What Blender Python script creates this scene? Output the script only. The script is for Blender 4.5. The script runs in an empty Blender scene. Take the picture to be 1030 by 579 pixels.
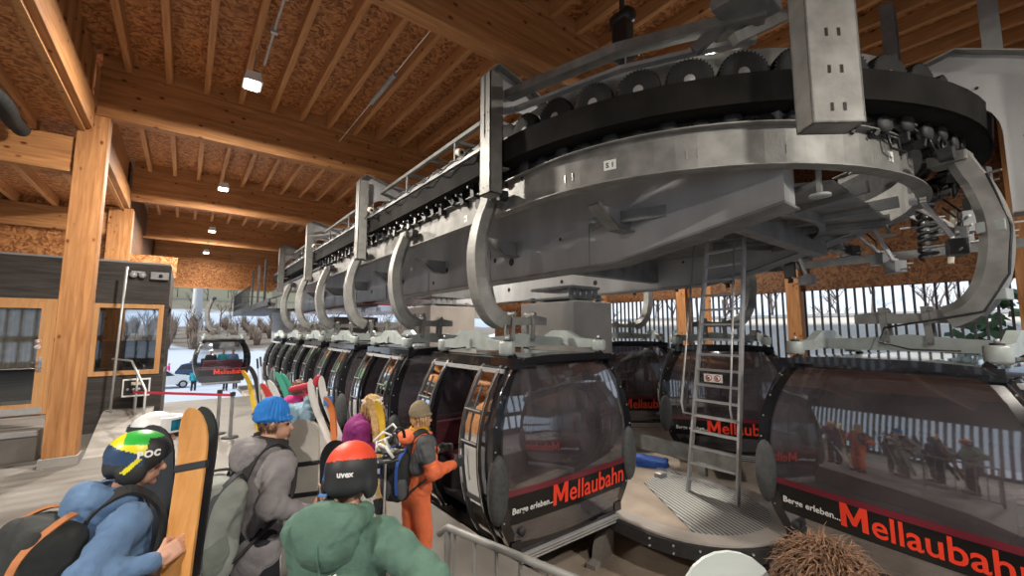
import bpy, bmesh, math, random
import numpy as np
from mathutils import Vector, Matrix

random.seed(7)
SC = bpy.context.scene
COL = SC.collection

# ------------------------------------------------------------------ camera, world, sun, exposure
PITCH = math.atan(42.5/420.0)
YAW = math.radians(38)
f0 = Vector((math.sin(YAW), math.cos(YAW), 0)); r0 = Vector((f0.y, -f0.x, 0))
fw = f0*math.cos(PITCH) + Vector((0, 0, 1))*math.sin(PITCH)
upv = Vector((0, 0, 1))*math.cos(PITCH) - f0*math.sin(PITCH)
cam = bpy.data.cameras.new('camera')
cam.sensor_width = 36; cam.lens = 36*420.0/1030.0; cam.clip_start = 0.05; cam.clip_end = 900
camo = bpy.data.objects.new('camera', cam); COL.objects.link(camo)
m = Matrix((( r0.x, upv.x, -fw.x, 0), (r0.y, upv.y, -fw.y, 0), (r0.z, upv.z, -fw.z, 2.3), (0, 0, 0, 1)))
camo.matrix_world = m
SC.camera = camo

w = bpy.data.worlds.new('sky'); SC.world = w; w.use_nodes = True
bg = w.node_tree.nodes['Background']
bg.inputs[0].default_value = (0.72, 0.85, 1.0, 1); bg.inputs[1].default_value = 0.85

sun = bpy.data.lights.new('sun', 'SUN'); sun.energy = 3.0; sun.angle = math.radians(0.9); sun.color = (1.0, 0.93, 0.82)
suno = bpy.data.objects.new('sun', sun); COL.objects.link(suno)
sd = Vector((1.0, 0.03, -0.42)).normalized()           # low sun from the left side of the hall
suno.rotation_euler = sd.to_track_quat('-Z', 'Y').to_euler()

SC.view_settings.view_transform = 'Standard'; SC.view_settings.look = 'None'
SC.view_settings.gamma = 1; SC.view_settings.use_curve_mapping = False
SC.view_settings.exposure = 0.38

# ------------------------------------------------------------------ materials
MAT = {}
def new_mat(name):
    mt = bpy.data.materials.new(name); mt.use_nodes = True
    nt = mt.node_tree; b = nt.nodes['Principled BSDF']
    MAT[name] = mt
    return mt, nt, b
def N(nt, t, **kw):
    n = nt.nodes.new(t)
    for k, v in kw.items(): setattr(n, k, v)
    return n
def coords(nt, scale=(1, 1, 1)):
    tc = N(nt, 'ShaderNodeTexCoord'); mp = N(nt, 'ShaderNodeMapping')
    mp.inputs['Scale'].default_value = scale
    nt.links.new(tc.outputs['Object'], mp.inputs[0]); return mp.outputs[0]
def ramp(nt, stops):
    r = N(nt, 'ShaderNodeValToRGB'); e = r.color_ramp.elements
    while len(e) > 1: e.remove(e[-1])
    e[0].position = stops[0][0]; e[0].color = (*stops[0][1], 1)
    for p, c in stops[1:]:
        x = e.new(p); x.color = (*c, 1)
    return r
def mul(c, k): return tuple(min(1, v*k) for v in c)
def mat(name, col, rough=0.6, metal=0.0, var=0.25, vs=6.0, bump=0.0, bs=40.0, coat=0.0, stretch=(1, 1, 1), emit=None, spec=None):
    mt, nt, b = new_mat(name)
    b.inputs['Roughness'].default_value = rough; b.inputs['Metallic'].default_value = metal
    if coat: b.inputs['Coat Weight'].default_value = coat
    if spec is not None: b.inputs['Specular IOR Level'].default_value = spec
    if emit:
        b.inputs['Emission Color'].default_value = (*emit[0], 1); b.inputs['Emission Strength'].default_value = emit[1]
    co = coords(nt, stretch)
    if var:
        n = N(nt, 'ShaderNodeTexNoise'); n.inputs['Scale'].default_value = vs; n.inputs['Detail'].default_value = 5
        nt.links.new(co, n.inputs['Vector'])
        r = ramp(nt, [(0.3, mul(col, 1-var)), (0.7, mul(col, 1+var))])
        nt.links.new(n.outputs['Fac'], r.inputs[0]); nt.links.new(r.outputs[0], b.inputs['Base Color'])
    else:
        b.inputs['Base Color'].default_value = (*col, 1)
    if bump:
        n2 = N(nt, 'ShaderNodeTexNoise'); n2.inputs['Scale'].default_value = bs; n2.inputs['Detail'].default_value = 4
        nt.links.new(co, n2.inputs['Vector'])
        bp = N(nt, 'ShaderNodeBump'); bp.inputs['Strength'].default_value = bump; bp.inputs['Distance'].default_value = 0.02
        nt.links.new(n2.outputs['Fac'], bp.inputs['Height']); nt.links.new(bp.outputs[0], b.inputs['Normal'])
    return mt
def wood(name, axis, c1, c2, knots=True, rough=0.6, lam=0.0):
    """pine: grain stretched along one axis, a few dark knots, optional glue lines"""
    mt, nt, b = new_mat(name)
    sc = [9.0, 9.0, 9.0]; sc[axis] = 0.7
    co = coords(nt, sc)
    n = N(nt, 'ShaderNodeTexNoise'); n.inputs['Scale'].default_value = 2.2; n.inputs['Detail'].default_value = 6; n.inputs['Distortion'].default_value = 0.6
    nt.links.new(co, n.inputs['Vector'])
    r = ramp(nt, [(0.28, c1), (0.5, tuple((a+b_)/2 for a, b_ in zip(c1, c2))), (0.72, c2)])
    nt.links.new(n.outputs['Fac'], r.inputs[0]); out = r.outputs[0]
    if lam:
        tc = N(nt, 'ShaderNodeTexCoord'); sp = N(nt, 'ShaderNodeSeparateXYZ'); nt.links.new(tc.outputs['Object'], sp.inputs[0])
        a = N(nt, 'ShaderNodeMath', operation='DIVIDE'); a.inputs[1].default_value = lam
        nt.links.new(sp.outputs[2 if axis != 2 else 0], a.inputs[0])
        fl = N(nt, 'ShaderNodeMath', operation='FLOOR'); nt.links.new(a.outputs[0], fl.inputs[0])
        wn = N(nt, 'ShaderNodeTexWhiteNoise', noise_dimensions='1D'); nt.links.new(fl.outputs[0], wn.inputs['W'])
        r3 = ramp(nt, [(0, (0.80, 0.78, 0.75)), (1, (1.0, 1.0, 1.0))]); nt.links.new(wn.outputs['Value'], r3.inputs[0])
        mx = N(nt, 'ShaderNodeMixRGB', blend_type='MULTIPLY'); mx.inputs[0].default_value = 1
        nt.links.new(out, mx.inputs[1]); nt.links.new(r3.outputs[0], mx.inputs[2]); out = mx.outputs[0]
    if knots:
        k2 = [3.2, 3.2, 3.2]; k2[axis] = 1.9
        co2 = coords(nt, k2)
        v = N(nt, 'ShaderNodeTexVoronoi'); v.inputs['Scale'].default_value = 1.6; nt.links.new(co2, v.inputs['Vector'])
        r2 = ramp(nt, [(0.07, (0.16, 0.07, 0.04)), (0.12, (0.65, 0.5, 0.4)), (0.17, (1, 1, 1))])
        nt.links.new(v.outputs['Distance'], r2.inputs[0])
        mx = N(nt, 'ShaderNodeMixRGB', blend_type='MULTIPLY'); mx.inputs[0].default_value = 0.9
        nt.links.new(out, mx.inputs[1]); nt.links.new(r2.outputs[0], mx.inputs[2]); out = mx.outputs[0]
    nt.links.new(out, b.inputs['Base Color'])
    b.inputs['Roughness'].default_value = rough; b.inputs['Specular IOR Level'].default_value = 0.3
    bp = N(nt, 'ShaderNodeBump'); bp.inputs['Strength'].default_value = 0.15; bp.inputs['Distance'].default_value = 0.01
    nt.links.new(n.outputs['Fac'], bp.inputs['Height']); nt.links.new(bp.outputs[0], b.inputs['Normal'])
    return mt
WC1 = (0.35, 0.145, 0.05); WC2 = (0.57, 0.28, 0.112)
for i, ax in enumerate('xyz'):
    wood('glulam_'+ax, i, WC1, WC2, lam=0.045)
    wood('pine_'+ax, i, (0.38, 0.165, 0.06), (0.56, 0.28, 0.115))
    wood('dark_board_'+ax, i, (0.035, 0.03, 0.028), (0.085, 0.075, 0.07), knots=False, rough=0.75)
wood('door_wood', 2, (0.55, 0.27, 0.10), (0.68, 0.37, 0.16), knots=False, rough=0.45)
wood('snowboard_wood', 2, (0.50, 0.22, 0.06), (0.66, 0.33, 0.11), knots=False, rough=0.3)
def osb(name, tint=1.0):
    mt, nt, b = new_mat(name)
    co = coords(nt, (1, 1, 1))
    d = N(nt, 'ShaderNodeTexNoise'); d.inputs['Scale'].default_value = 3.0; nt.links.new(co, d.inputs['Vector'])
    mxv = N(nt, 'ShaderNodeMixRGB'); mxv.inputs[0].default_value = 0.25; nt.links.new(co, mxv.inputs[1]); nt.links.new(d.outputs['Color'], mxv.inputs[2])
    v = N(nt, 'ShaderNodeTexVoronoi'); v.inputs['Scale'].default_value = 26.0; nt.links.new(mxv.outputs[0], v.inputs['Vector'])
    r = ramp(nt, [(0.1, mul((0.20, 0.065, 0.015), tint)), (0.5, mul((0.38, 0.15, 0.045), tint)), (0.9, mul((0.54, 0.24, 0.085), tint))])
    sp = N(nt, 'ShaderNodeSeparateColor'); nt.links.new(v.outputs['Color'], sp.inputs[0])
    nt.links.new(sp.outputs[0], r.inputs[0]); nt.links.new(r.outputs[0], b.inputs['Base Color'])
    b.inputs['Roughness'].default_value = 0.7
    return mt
osb('osb'); osb('osb_shaded', 0.38)  # second one is a darker copy, shade put into the board colour
GALV = mat('galvanised', (0.23, 0.228, 0.218), 0.5, 0.25, 0.28, 4.0, 0.10, 30)
mat('galv_dark', (0.22, 0.225, 0.23), 0.5, 0.25, 0.3, 3.0, 0.08, 30)
mat('girder_grey', (0.40, 0.405, 0.415), 0.5, 0.2, 0.22, 1.3, 0.05, 25, stretch=(1, 1, 0.4))
mat('cast_pale', (0.36, 0.40, 0.39), 0.45, 0.2, 0.12, 8)
mat('alu', (0.5, 0.505, 0.51), 0.35, 0.35, 0.1, 8)
mat('chrome', (0.75, 0.75, 0.76), 0.12, 1.0, 0.03)
mat('steel_dark', (0.04, 0.04, 0.044), 0.6, 0.15, 0.4, 8, 0.1)
mat('rubber', (0.018, 0.018, 0.019), 0.75, 0, 0.3, 10, 0.3, 60)
mat('belt_black', (0.016, 0.015, 0.014), 0.85, 0.0, 0.35, 2.5, 0.1, 20, spec=0.12)
mat('cabin_black', (0.012, 0.012, 0.014), 0.16, 0.1, 0.2, 3, coat=0.6)
mat('cabin_band', (0.008, 0.008, 0.009), 0.25, 0, 0)
mat('cabin_maroon', (0.15, 0.018, 0.03), 0.25, 0, 0.15, 3, coat=0.5)
mat('cabin_inner', (0.10, 0.095, 0.10), 0.5, 0, 0.2)
mat('seat_red', (0.11, 0.02, 0.03), 0.7, 0, 0.2, 20)
mat('text_red', (0.85, 0.05, 0.02), 0.4, 0, 0.0, emit=None)
mat('text_white', (0.8, 0.8, 0.8), 0.4, 0, 0.0)
mat('text_black', (0.02, 0.02, 0.02), 0.6, 0, 0.0)
mat('bumper', (0.06, 0.063, 0.066), 0.65, 0, 0.25, 20, 0.2, 80)
mat('concrete', (0.27, 0.25, 0.23), 0.85, 0, 0.22, 1.6, 0.25, 30)
mat('concrete_pit', (0.38, 0.31, 0.25), 0.9, 0, 0.3, 1.3, 0.2, 30)
mat('concrete_white', (0.62, 0.60, 0.57), 0.8, 0, 0.08, 2.0, 0.1, 30)
mat('concrete_beige', (0.40, 0.36, 0.33), 0.8, 0, 0.1, 2.0, 0.1, 30)
mat('white_paint', (0.8, 0.8, 0.8), 0.4, 0, 0.04)
mat('sticker', (0.82, 0.82, 0.80), 0.4, 0, 0.05)
mat('red_belt', (0.50, 0.03, 0.06), 0.6, 0, 0.1)
mat('red_paint', (0.55, 0.05, 0.04), 0.4, 0, 0.1)
mat('yellow', (0.75, 0.50, 0.04), 0.5, 0, 0.1)
mat('plastic_black', (0.02, 0.02, 0.022), 0.4, 0, 0.2, 10)
mat('plastic_grey', (0.3, 0.31, 0.32), 0.5, 0, 0.1)
mat('off_white', (0.70, 0.62, 0.50), 0.5, 0, 0.15)
mat('lamp_glow', (1, 1, 1), 0.5, 0, 0, emit=((1.0, 0.95, 0.86), 14.0))
mat('snow', (0.70, 0.74, 0.82), 0.85, 0, 0.07, 0.2, 0.3, 1.5)
mat('fabric_black', (0.025, 0.026, 0.028), 0.85, 0, 0.25, 14, 0.25, 60)
mat('skin', (0.55, 0.30, 0.21), 0.5, 0, 0.08, 20)
mat('eye_dark', (0.03, 0.02, 0.02), 0.3, 0, 0)
mat('car_glass', (0.03, 0.04, 0.05), 0.1, 0.2, 0)
mat('bark', (0.14, 0.10, 0.08), 0.9, 0, 0.3)
mat('needles', (0.05, 0.10, 0.04), 0.9, 0, 0.4, 3)
mat('brush', (0.23, 0.17, 0.13), 0.95, 0, 0.4, 2)
mat('blue_strap', (0.02, 0.08, 0.35), 0.6, 0, 0.1)
def fabric(name, col, bump=0.35, bs=22, rough=0.8):
    return mat(name, col, rough, 0, 0.12, 9, bump, bs, spec=0.25)
fabric('jacket_blue', (0.11, 0.19, 0.33)); fabric('jacket_grey', (0.24, 0.225, 0.235)); fabric('jacket_green', (0.095, 0.175, 0.138))
fabric('jacket_orange', (0.75, 0.17, 0.07)); fabric('jacket_purple', (0.22, 0.025, 0.15)); fabric('jacket_lightblue', (0.25, 0.38, 0.47))
fabric('jacket_maroon', (0.11, 0.03, 0.045)); fabric('trousers_black', (0.022, 0.022, 0.028)); fabric('pack_grey', (0.17, 0.19, 0.17)); fabric('pack_grey_light', (0.27, 0.29, 0.27))
fabric('jacket_brown', (0.12, 0.08, 0.06)); fabric('mustard', (0.45, 0.22, 0.02)); fabric('beanie_blue', (0.03, 0.20, 0.60), 0.6, 30); fabric('beanie_beige', (0.26, 0.21, 0.14), 0.6, 60)
fabric('teal', (0.02, 0.25, 0.30)); fabric('pink', (0.6, 0.05, 0.25)); fabric('pack_black', (0.03, 0.033, 0.033)); fabric('pack_orange', (0.48, 0.19, 0.08)); fabric('pack_charcoal', (0.09, 0.095, 0.1))  # last one: dark grey cloth for pockets, trim and panel
mat('hair_brown', (0.17, 0.09, 0.05), 0.55, 0, 0.35, 40, 0.3, 90); mat('hair_blonde', (0.60, 0.40, 0.17), 0.5, 0, 0.3, 30, 0.4, 60)
mat('helmet_yellow', (0.72, 0.66, 0.02), 0.35, 0, 0.05, coat=0.3); mat('helmet_green', (0.03, 0.42, 0.05), 0.35, 0, 0.05, coat=0.3)
mat('helmet_navy', (0.02, 0.05, 0.12), 0.35, 0, 0.05, coat=0.3); mat('helmet_black', (0.02, 0.022, 0.024), 0.55, 0, 0.1)
mat('helmet_red', (0.72, 0.07, 0.03), 0.5, 0, 0.06); mat('helmet_blue', (0.02, 0.14, 0.55), 0.5, 0, 0.05); mat('helmet_white', (0.72, 0.73, 0.74), 0.4, 0, 0.05)
mat('goggle_lens', (0.02, 0.22, 0.35), 0.08, 0.7, 0.4, 12)
mat('board_white', (0.58, 0.64, 0.62), 0.3, 0, 0.02); mat('board_grey', (0.33, 0.31, 0.28), 0.5, 0, 0.1)
mat('board_black', (0.02, 0.02, 0.022), 0.3, 0, 0.1); mat('ski_white', (0.75, 0.75, 0.72), 0.3, 0, 0.03); mat('ski_green', (0.08, 0.45, 0.32), 0.3, 0, 0.03)
mat('ski_red', (0.65, 0.05, 0.04), 0.3, 0, 0.03); mat('ski_orange', (0.75, 0.22, 0.05), 0.3, 0, 0.03); mat('ski_blue', (0.08, 0.22, 0.55), 0.3, 0, 0.03)

def glass(name, tint, gloss=0.10, painted_sheen=0.0):
    mt = bpy.data.materials.new(name); mt.use_nodes = True; nt = mt.node_tree; MAT[name] = mt
    nt.nodes.remove(nt.nodes['Principled BSDF']); o = nt.nodes['Material Output']
    t = N(nt, 'ShaderNodeBsdfTransparent'); t.inputs[0].default_value = (*tint, 1)
    g = N(nt, 'ShaderNodeBsdfGlossy'); g.inputs['Roughness'].default_value = 0.03; g.inputs[0].default_value = (0.95, 0.97, 1, 1)
    lw = N(nt, 'ShaderNodeFresnel'); lw.inputs[0].default_value = 1.5
    ad = N(nt, 'ShaderNodeMath', operation='ADD'); ad.inputs[1].default_value = gloss; ad.use_clamp = True
    nt.links.new(lw.outputs[0], ad.inputs[0])
    mx = N(nt, 'ShaderNodeMixShader'); nt.links.new(ad.outputs[0], mx.inputs[0]); nt.links.new(t.outputs[0], mx.inputs[1]); nt.links.new(g.outputs[0], mx.inputs[2])
    out = mx.outputs[0]
    if painted_sheen:
        df = N(nt, 'ShaderNodeBsdfDiffuse'); df.inputs[0].default_value = (0.42, 0.39, 0.43, 1)  # grey-purple diffuse mixed into the glass to imitate a reflected sheen
        tc = N(nt, 'ShaderNodeTexCoord'); nz = N(nt, 'ShaderNodeTexNoise'); nz.inputs['Scale'].default_value = 2.5; nz.inputs['Detail'].default_value = 6; nt.links.new(tc.outputs['Object'], nz.inputs['Vector'])
        mu = N(nt, 'ShaderNodeMath', operation='MULTIPLY'); mu.inputs[1].default_value = painted_sheen*2; nt.links.new(nz.outputs['Fac'], mu.inputs[0])
        m2 = N(nt, 'ShaderNodeMixShader'); nt.links.new(mu.outputs[0], m2.inputs[0]); nt.links.new(out, m2.inputs[1]); nt.links.new(df.outputs[0], m2.inputs[2]); out = m2.outputs[0]
    nt.links.new(out, o.inputs[0]); return mt
glass('cabin_glass', (0.36, 0.33, 0.37), 0.16, 0.10); glass('clear_glass', (0.85, 0.88, 0.9), 0.03); glass('door_glass', (0.35, 0.36, 0.38), 0.15)

def floor_mat():
    mt, nt, b = new_mat('floor_concrete')
    co = coords(nt)
    n = N(nt, 'ShaderNodeTexNoise'); n.inputs['Scale'].default_value = 0.9; n.inputs['Detail'].default_value = 8; nt.links.new(co, n.inputs['Vector'])
    r = ramp(nt, [(0.3, (0.11, 0.10, 0.09)), (0.7, (0.21, 0.195, 0.18))]); nt.links.new(n.outputs['Fac'], r.inputs[0])
    nt.links.new(r.outputs[0], b.inputs['Base Color'])
    r2 = ramp(nt, [(0.35, (0.35,)*3), (0.65, (0.75,)*3)]); nt.links.new(n.outputs['Fac'], r2.inputs[0]); nt.links.new(r2.outputs[0], b.inputs['Roughness'])
floor_mat()
def grating_mat():
    mt, nt, b = new_mat('grating')
    tc = N(nt, 'ShaderNodeTexCoord')
    wv = N(nt, 'ShaderNodeTexWave', wave_type='BANDS', bands_direction='X'); wv.inputs['Scale'].default_value = 5.0
    mp = N(nt, 'ShaderNodeMapping'); mp.inputs['Rotation'].default_value = (0, 0, math.radians(25)); nt.links.new(tc.outputs['Object'], mp.inputs[0]); nt.links.new(mp.outputs[0], wv.inputs['Vector'])
    r = ramp(nt, [(0.35, (0.12, 0.12, 0.12)), (0.5, (0.5, 0.5, 0.49))]); nt.links.new(wv.outputs['Color'], r.inputs[0]); nt.links.new(r.outputs[0], b.inputs['Base Color'])
    bp = N(nt, 'ShaderNodeBump'); bp.inputs['Strength'].default_value = 0.6; bp.inputs['Distance'].default_value = 0.02
    nt.links.new(wv.outputs['Fac'], bp.inputs['Height']); nt.links.new(bp.outputs[0], b.inputs['Normal'])
    b.inputs['Metallic'].default_value = 0.4; b.inputs['Roughness'].default_value = 0.5
grating_mat()

# ------------------------------------------------------------------ object helpers
def link(o, parent=None):
    COL.objects.link(o)
    if parent is not None: o.parent = parent
    return o
def tag(o, label=None, cat=None, group=None, kind=None):
    if label: o['label'] = label
    if cat: o['category'] = cat
    if group: o['group'] = group
    if kind: o['kind'] = kind
    return o
def thing(name, label, cat, loc=(0, 0, 0), rz=0.0, group=None):
    o = bpy.data.objects.new(name, None); o.empty_display_size = 0.1; COL.objects.link(o)
    o.location = loc; o.rotation_euler = (0, 0, rz)
    return tag(o, label, cat, group)
def copy_tree(o, parent=None):
    c = o.copy(); COL.objects.link(c)
    if parent is not None: c.parent = parent
    for ch in [x for x in KIDS.get(o.name, [])]:
        k = copy_tree(bpy.data.objects[ch], c)
        KIDS.setdefault(c.name, []).append(k.name)
    return c
KIDS = {}

class MB:
    """collects shapes into one mesh"""
    def __init__(s): s.v = []; s.f = []; s.mi = []; s.sm = []; s.mats = []; s.cur = 0; s.M = Matrix.Identity(4)
    def mat(s, name):
        if name not in s.mats: s.mats.append(name)
        s.cur = s.mats.index(name); return s
    def add(s, verts, faces, smooth=False):
        b = len(s.v)
        for p in verts: s.v.append(tuple(s.M @ Vector(p)))
        for f in faces: s.f.append([b+i for i in f]); s.mi.append(s.cur); s.sm.append(smooth)
        return s
    def box(s, x0, x1, y0, y1, z0, z1, bev=0.0, rot=None, c=None):
        vs = [(x, y, z) for z in (z0, z1) for y in (y0, y1) for x in (x0, x1)]
        fs = [(0, 2, 3, 1), (4, 5, 7, 6), (0, 1, 5, 4), (2, 6, 7, 3), (0, 4, 6, 2), (1, 3, 7, 5)]
        if bev:
            bm = bmesh.new(); bv = [bm.verts.new(p) for p in vs]
            for f in fs: bm.faces.new([bv[i] for i in f])
            bmesh.ops.bevel(bm, geom=list(bm.edges), offset=bev, segments=2, profile=0.6, affect='EDGES')
            bm.verts.index_update(); vs = [tuple(v.co) for v in bm.verts]; fs = [[v.index for v in f.verts] for f in bm.faces]; bm.free()
        if rot is not None:
            c = Vector(c if c else ((x0+x1)/2, (y0+y1)/2, (z0+z1)/2))
            vs = [tuple(rot @ (Vector(p)-c) + c) for p in vs]
        return s.add(vs, fs)
    def bar(s, a, b, w, h, up=(0, 0, 1), bev=0.0):
        a = Vector(a); b = Vector(b); d = b-a; L = d.length; d.normalize(); u = Vector(up)
        sd_ = d.cross(u)
        if sd_.length < 1e-4: sd_ = d.cross(Vector((1, 0, 0)))
        sd_.normalize(); u = sd_.cross(d)
        R = Matrix((( sd_.x, d.x, u.x, a.x), (sd_.y, d.y, u.y, a.y), (sd_.z, d.z, u.z, a.z), (0, 0, 0, 1)))
        o = s.M; s.M = o @ R; s.box(-w/2, w/2, 0, L, -h/2, h/2, bev); s.M = o; return s
    def cyl(s, a, b, r, r2=None, n=16, caps=True, smooth=True):
        r2 = r if r2 is None else r2
        a = Vector(a); b = Vector(b); d = (b-a).normalized()
        u = d.orthogonal().normalized(); v = d.cross(u)
        vs = []
        for p, rr in ((a, r), (b, r2)):
            for i in range(n):
                t = 2*math.pi*i/n; vs.append(tuple(p + u*math.cos(t)*rr + v*math.sin(t)*rr))
        fs = [(i, (i+1) % n, n+(i+1) % n, n+i) for i in range(n)]
        s.add(vs, fs, smooth)
        if caps: s.add(vs, [tuple(range(n))[::-1], tuple(range(n, 2*n))])
        return s
    def sweep(s, pts, sec, ups=None, closed=False, caps=True, smooth=False, scale=None):
        """section (list of (side, up)) along pts"""
        P = [Vector(p) for p in pts]; n = len(P); k = len(sec); vs = []
        for i in range(n):
            if closed: d = P[(i+1) % n]-P[i-1]
            else: d = P[min(i+1, n-1)]-P[max(i-1, 0)]
            d.normalize(); u = Vector(ups[i] if ups else (0, 0, 1)); sd_ = d.cross(u)
            if sd_.length < 1e-5: sd_ = Vector((1, 0, 0))
            sd_.normalize(); u = sd_.cross(d)
            kk = scale[i] if scale else 1
            for (a, b) in sec: vs.append(tuple(P[i] + sd_*a*kk + u*b*kk))
        fs = []
        for i in range(n if closed else n-1):
            j = (i+1) % n
            for q in range(k): fs.append((i*k+q, i*k+(q+1) % k, j*k+(q+1) % k, j*k+q))
        if caps and not closed: fs += [tuple(range(k))[::-1], tuple((n-1)*k+q for q in range(k))]
        return s.add(vs, fs, smooth)
    def tube(s, pts, r, n=8, smooth=True, closed=False):
        P = [Vector(p) for p in pts]; m_ = len(P); vs = []; u = None
        rr = r if isinstance(r, (list, tuple)) else [r]*m_
        for i in range(m_):
            d = (P[(i+1) % m_]-P[i-1]) if closed else (P[min(i+1, m_-1)]-P[max(i-1, 0)])
            d.normalize()
            if u is None: u = d.orthogonal().normalized()
            u = (u - d*u.dot(d)); u = u.normalized() if u.length > 1e-6 else d.orthogonal().normalized()
            v = d.cross(u)
            for q in range(n):
                t = 2*math.pi*q/n; vs.append(tuple(P[i] + (u*math.cos(t)+v*math.sin(t))*rr[i]))
        fs = []
        for i in range(m_ if closed else m_-1):
            j = (i+1) % m_
            for q in range(n): fs.append((i*n+q, i*n+(q+1) % n, j*n+(q+1) % n, j*n+q))
        if not closed: fs += [tuple(range(n))[::-1], tuple((m_-1)*n+q for q in range(n))]
        return s.add(vs, fs, smooth)
    def prism(s, poly, axis, a, b, smooth=False):
        """2-D polygon extruded along axis (0:x 1:y 2:z) from a to b"""
        def P(p, t):
            return (t, p[0], p[1]) if axis == 0 else (p[0], t, p[1]) if axis == 1 else (p[0], p[1], t)
        n = len(poly); vs = [P(p, a) for p in poly]+[P(p, b) for p in poly]
        fs = [(i, (i+1) % n, n+(i+1) % n, n+i) for i in range(n)]
        s.add(vs, fs, smooth); s.add(vs, [tuple(range(n))[::-1], tuple(range(n, 2*n))]); return s
    def lathe(s, prof, c=(0, 0, 0), n=24, axis='z', smooth=True):
        vs = []
        for (r, h) in prof:
            for i in range(n):
                t = 2*math.pi*i/n; x = r*math.cos(t); y = r*math.sin(t)
                p = (x, y, h) if axis == 'z' else (h, x, y) if axis == 'x' else (x, h, y)
                vs.append((p[0]+c[0], p[1]+c[1], p[2]+c[2]))
        fs = []
        for j in range(len(prof)-1):
            for i in range(n): fs.append((j*n+i, j*n+(i+1) % n, (j+1)*n+(i+1) % n, (j+1)*n+i))
        fs += [tuple(range(n))[::-1], tuple((len(prof)-1)*n+i for i in range(n))]
        return s.add(vs, fs, smooth)
    def build(s, name, material=None, parent=None, fix=True, kind=None):
        me = bpy.data.meshes.new(name); me.from_pydata(s.v, [], s.f)
        if not s.mats: s.mats = [material or 'galvanised']; 
        for m_ in s.mats: me.materials.append(MAT[m_])
        for i, p in enumerate(me.polygons): p.material_index = s.mi[i]; p.use_smooth = s.sm[i]
        if fix:
            bm = bmesh.new(); bm.from_mesh(me); bmesh.ops.recalc_face_normals(bm, faces=bm.faces); bm.to_mesh(me); bm.free()
        o = bpy.data.objects.new(name, me); link(o, parent)
        if parent is not None: KIDS.setdefault(parent.name, []).append(o.name)
        if kind: o['kind'] = kind
        return o
def mb(material): return MB().mat(material)
def struct(name, m_): o = m_.build(name); o['kind'] = 'structure'; return o
def text_mesh(txt, size, ext=0.002, bold=0.0, shear=0.0, spacing=1.0):
    """(verts, faces) of lettering in the xy plane, baseline at y=0"""
    c = bpy.data.curves.new('t', 'FONT'); c.body = txt; c.size = size; c.extrude = ext; c.offset = bold; c.shear = shear; c.space_character = spacing; c.resolution_u = 3
    o = bpy.data.objects.new('t', c); COL.objects.link(o)
    me = bpy.data.meshes.new_from_object(o)
    bm = bmesh.new(); bm.from_mesh(me); bmesh.ops.remove_doubles(bm, verts=bm.verts, dist=1e-6); bmesh.ops.triangulate(bm, faces=bm.faces, ngon_method='EAR_CLIP'); bm.to_mesh(me); bm.free()
    vs = [tuple(v.co) for v in me.vertices]; fs = [tuple(p.vertices) for p in me.polygons]
    bpy.data.objects.remove(o); bpy.data.meshes.remove(me); return vs, fs
def put_text(m_, txt, size, M, **kw):
    vs, fs = text_mesh(txt, size, **kw); m_.add([tuple(M @ Vector(v)) for v in vs], fs); return m_
def frame_mat(o, ex, ey, ez):
    return Matrix(((ex[0], ey[0], ez[0], o[0]), (ex[1], ey[1], ez[1], o[1]), (ex[2], ey[2], ez[2], o[2]), (0, 0, 0, 1)))

# ------------------------------------------------------------------ soft shapes: distance fields meshed by surface nets
def surface_nets(vol, org, h):
    nx, ny, nz = vol.shape; sg = vol < 0
    S = np.zeros((nx-1, ny-1, nz-1, 3)); Cn = np.zeros((nx-1, ny-1, nz-1))
    cs = [(a, b, c) for a in (0, 1) for b in (0, 1) for c in (0, 1)]
    for i, A in enumerate(cs):
        for B in cs[i+1:]:
            if sum(abs(p-q) for p, q in zip(A, B)) != 1: continue
            va = vol[A[0]:nx-1+A[0], A[1]:ny-1+A[1], A[2]:nz-1+A[2]]; vb = vol[B[0]:nx-1+B[0], B[1]:ny-1+B[1], B[2]:nz-1+B[2]]
            mk = (va < 0) != (vb < 0); d = np.where(mk, va-vb, 1.0); t = np.where(mk, va/d, 0)
            for k in range(3): S[..., k] += np.where(mk, A[k]+(B[k]-A[k])*t, 0)
            Cn += mk
    idx = -np.ones(Cn.shape, int); mk = Cn > 0; ii = np.argwhere(mk); idx[mk] = np.arange(len(ii))
    V = (ii + S[mk]/Cn[mk][:, None])*h + np.array(org)
    F = []
    for ax in range(3):
        a = np.take(sg, range(0, vol.shape[ax]-1), ax); b = np.take(sg, range(1, vol.shape[ax]), ax)
        e = np.argwhere(a != b); o1, o2 = [k for k in range(3) if k != ax]
        e = e[(e[:, o1] > 0) & (e[:, o2] > 0) & (e[:, o1] < vol.shape[o1]-1) & (e[:, o2] < vol.shape[o2]-1)]
        ins = sg[tuple(e.T)]
        def I(d1, d2):
            q = e.copy(); q[:, o1] += d1; q[:, o2] += d2; return idx[tuple(q.T)]
        q = np.stack([I(-1, -1), I(0, -1), I(0, 0), I(-1, 0)], 1)
        fl = ins if ax != 1 else ~ins
        q[~fl] = q[~fl][:, ::-1]; F.append(q)
    return V, np.concatenate(F)
def cap(a, b, ra, rb=None): return ('cap', np.array(a, float), np.array(b, float), ra, ra if rb is None else rb)
def ell(c, r, R=None): return ('ell', np.array(c, float), np.array(r, float), R)
def rbox(c, hs, rd, R=None): return ('box', np.array(c, float), np.array(hs, float), rd, R)
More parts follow.
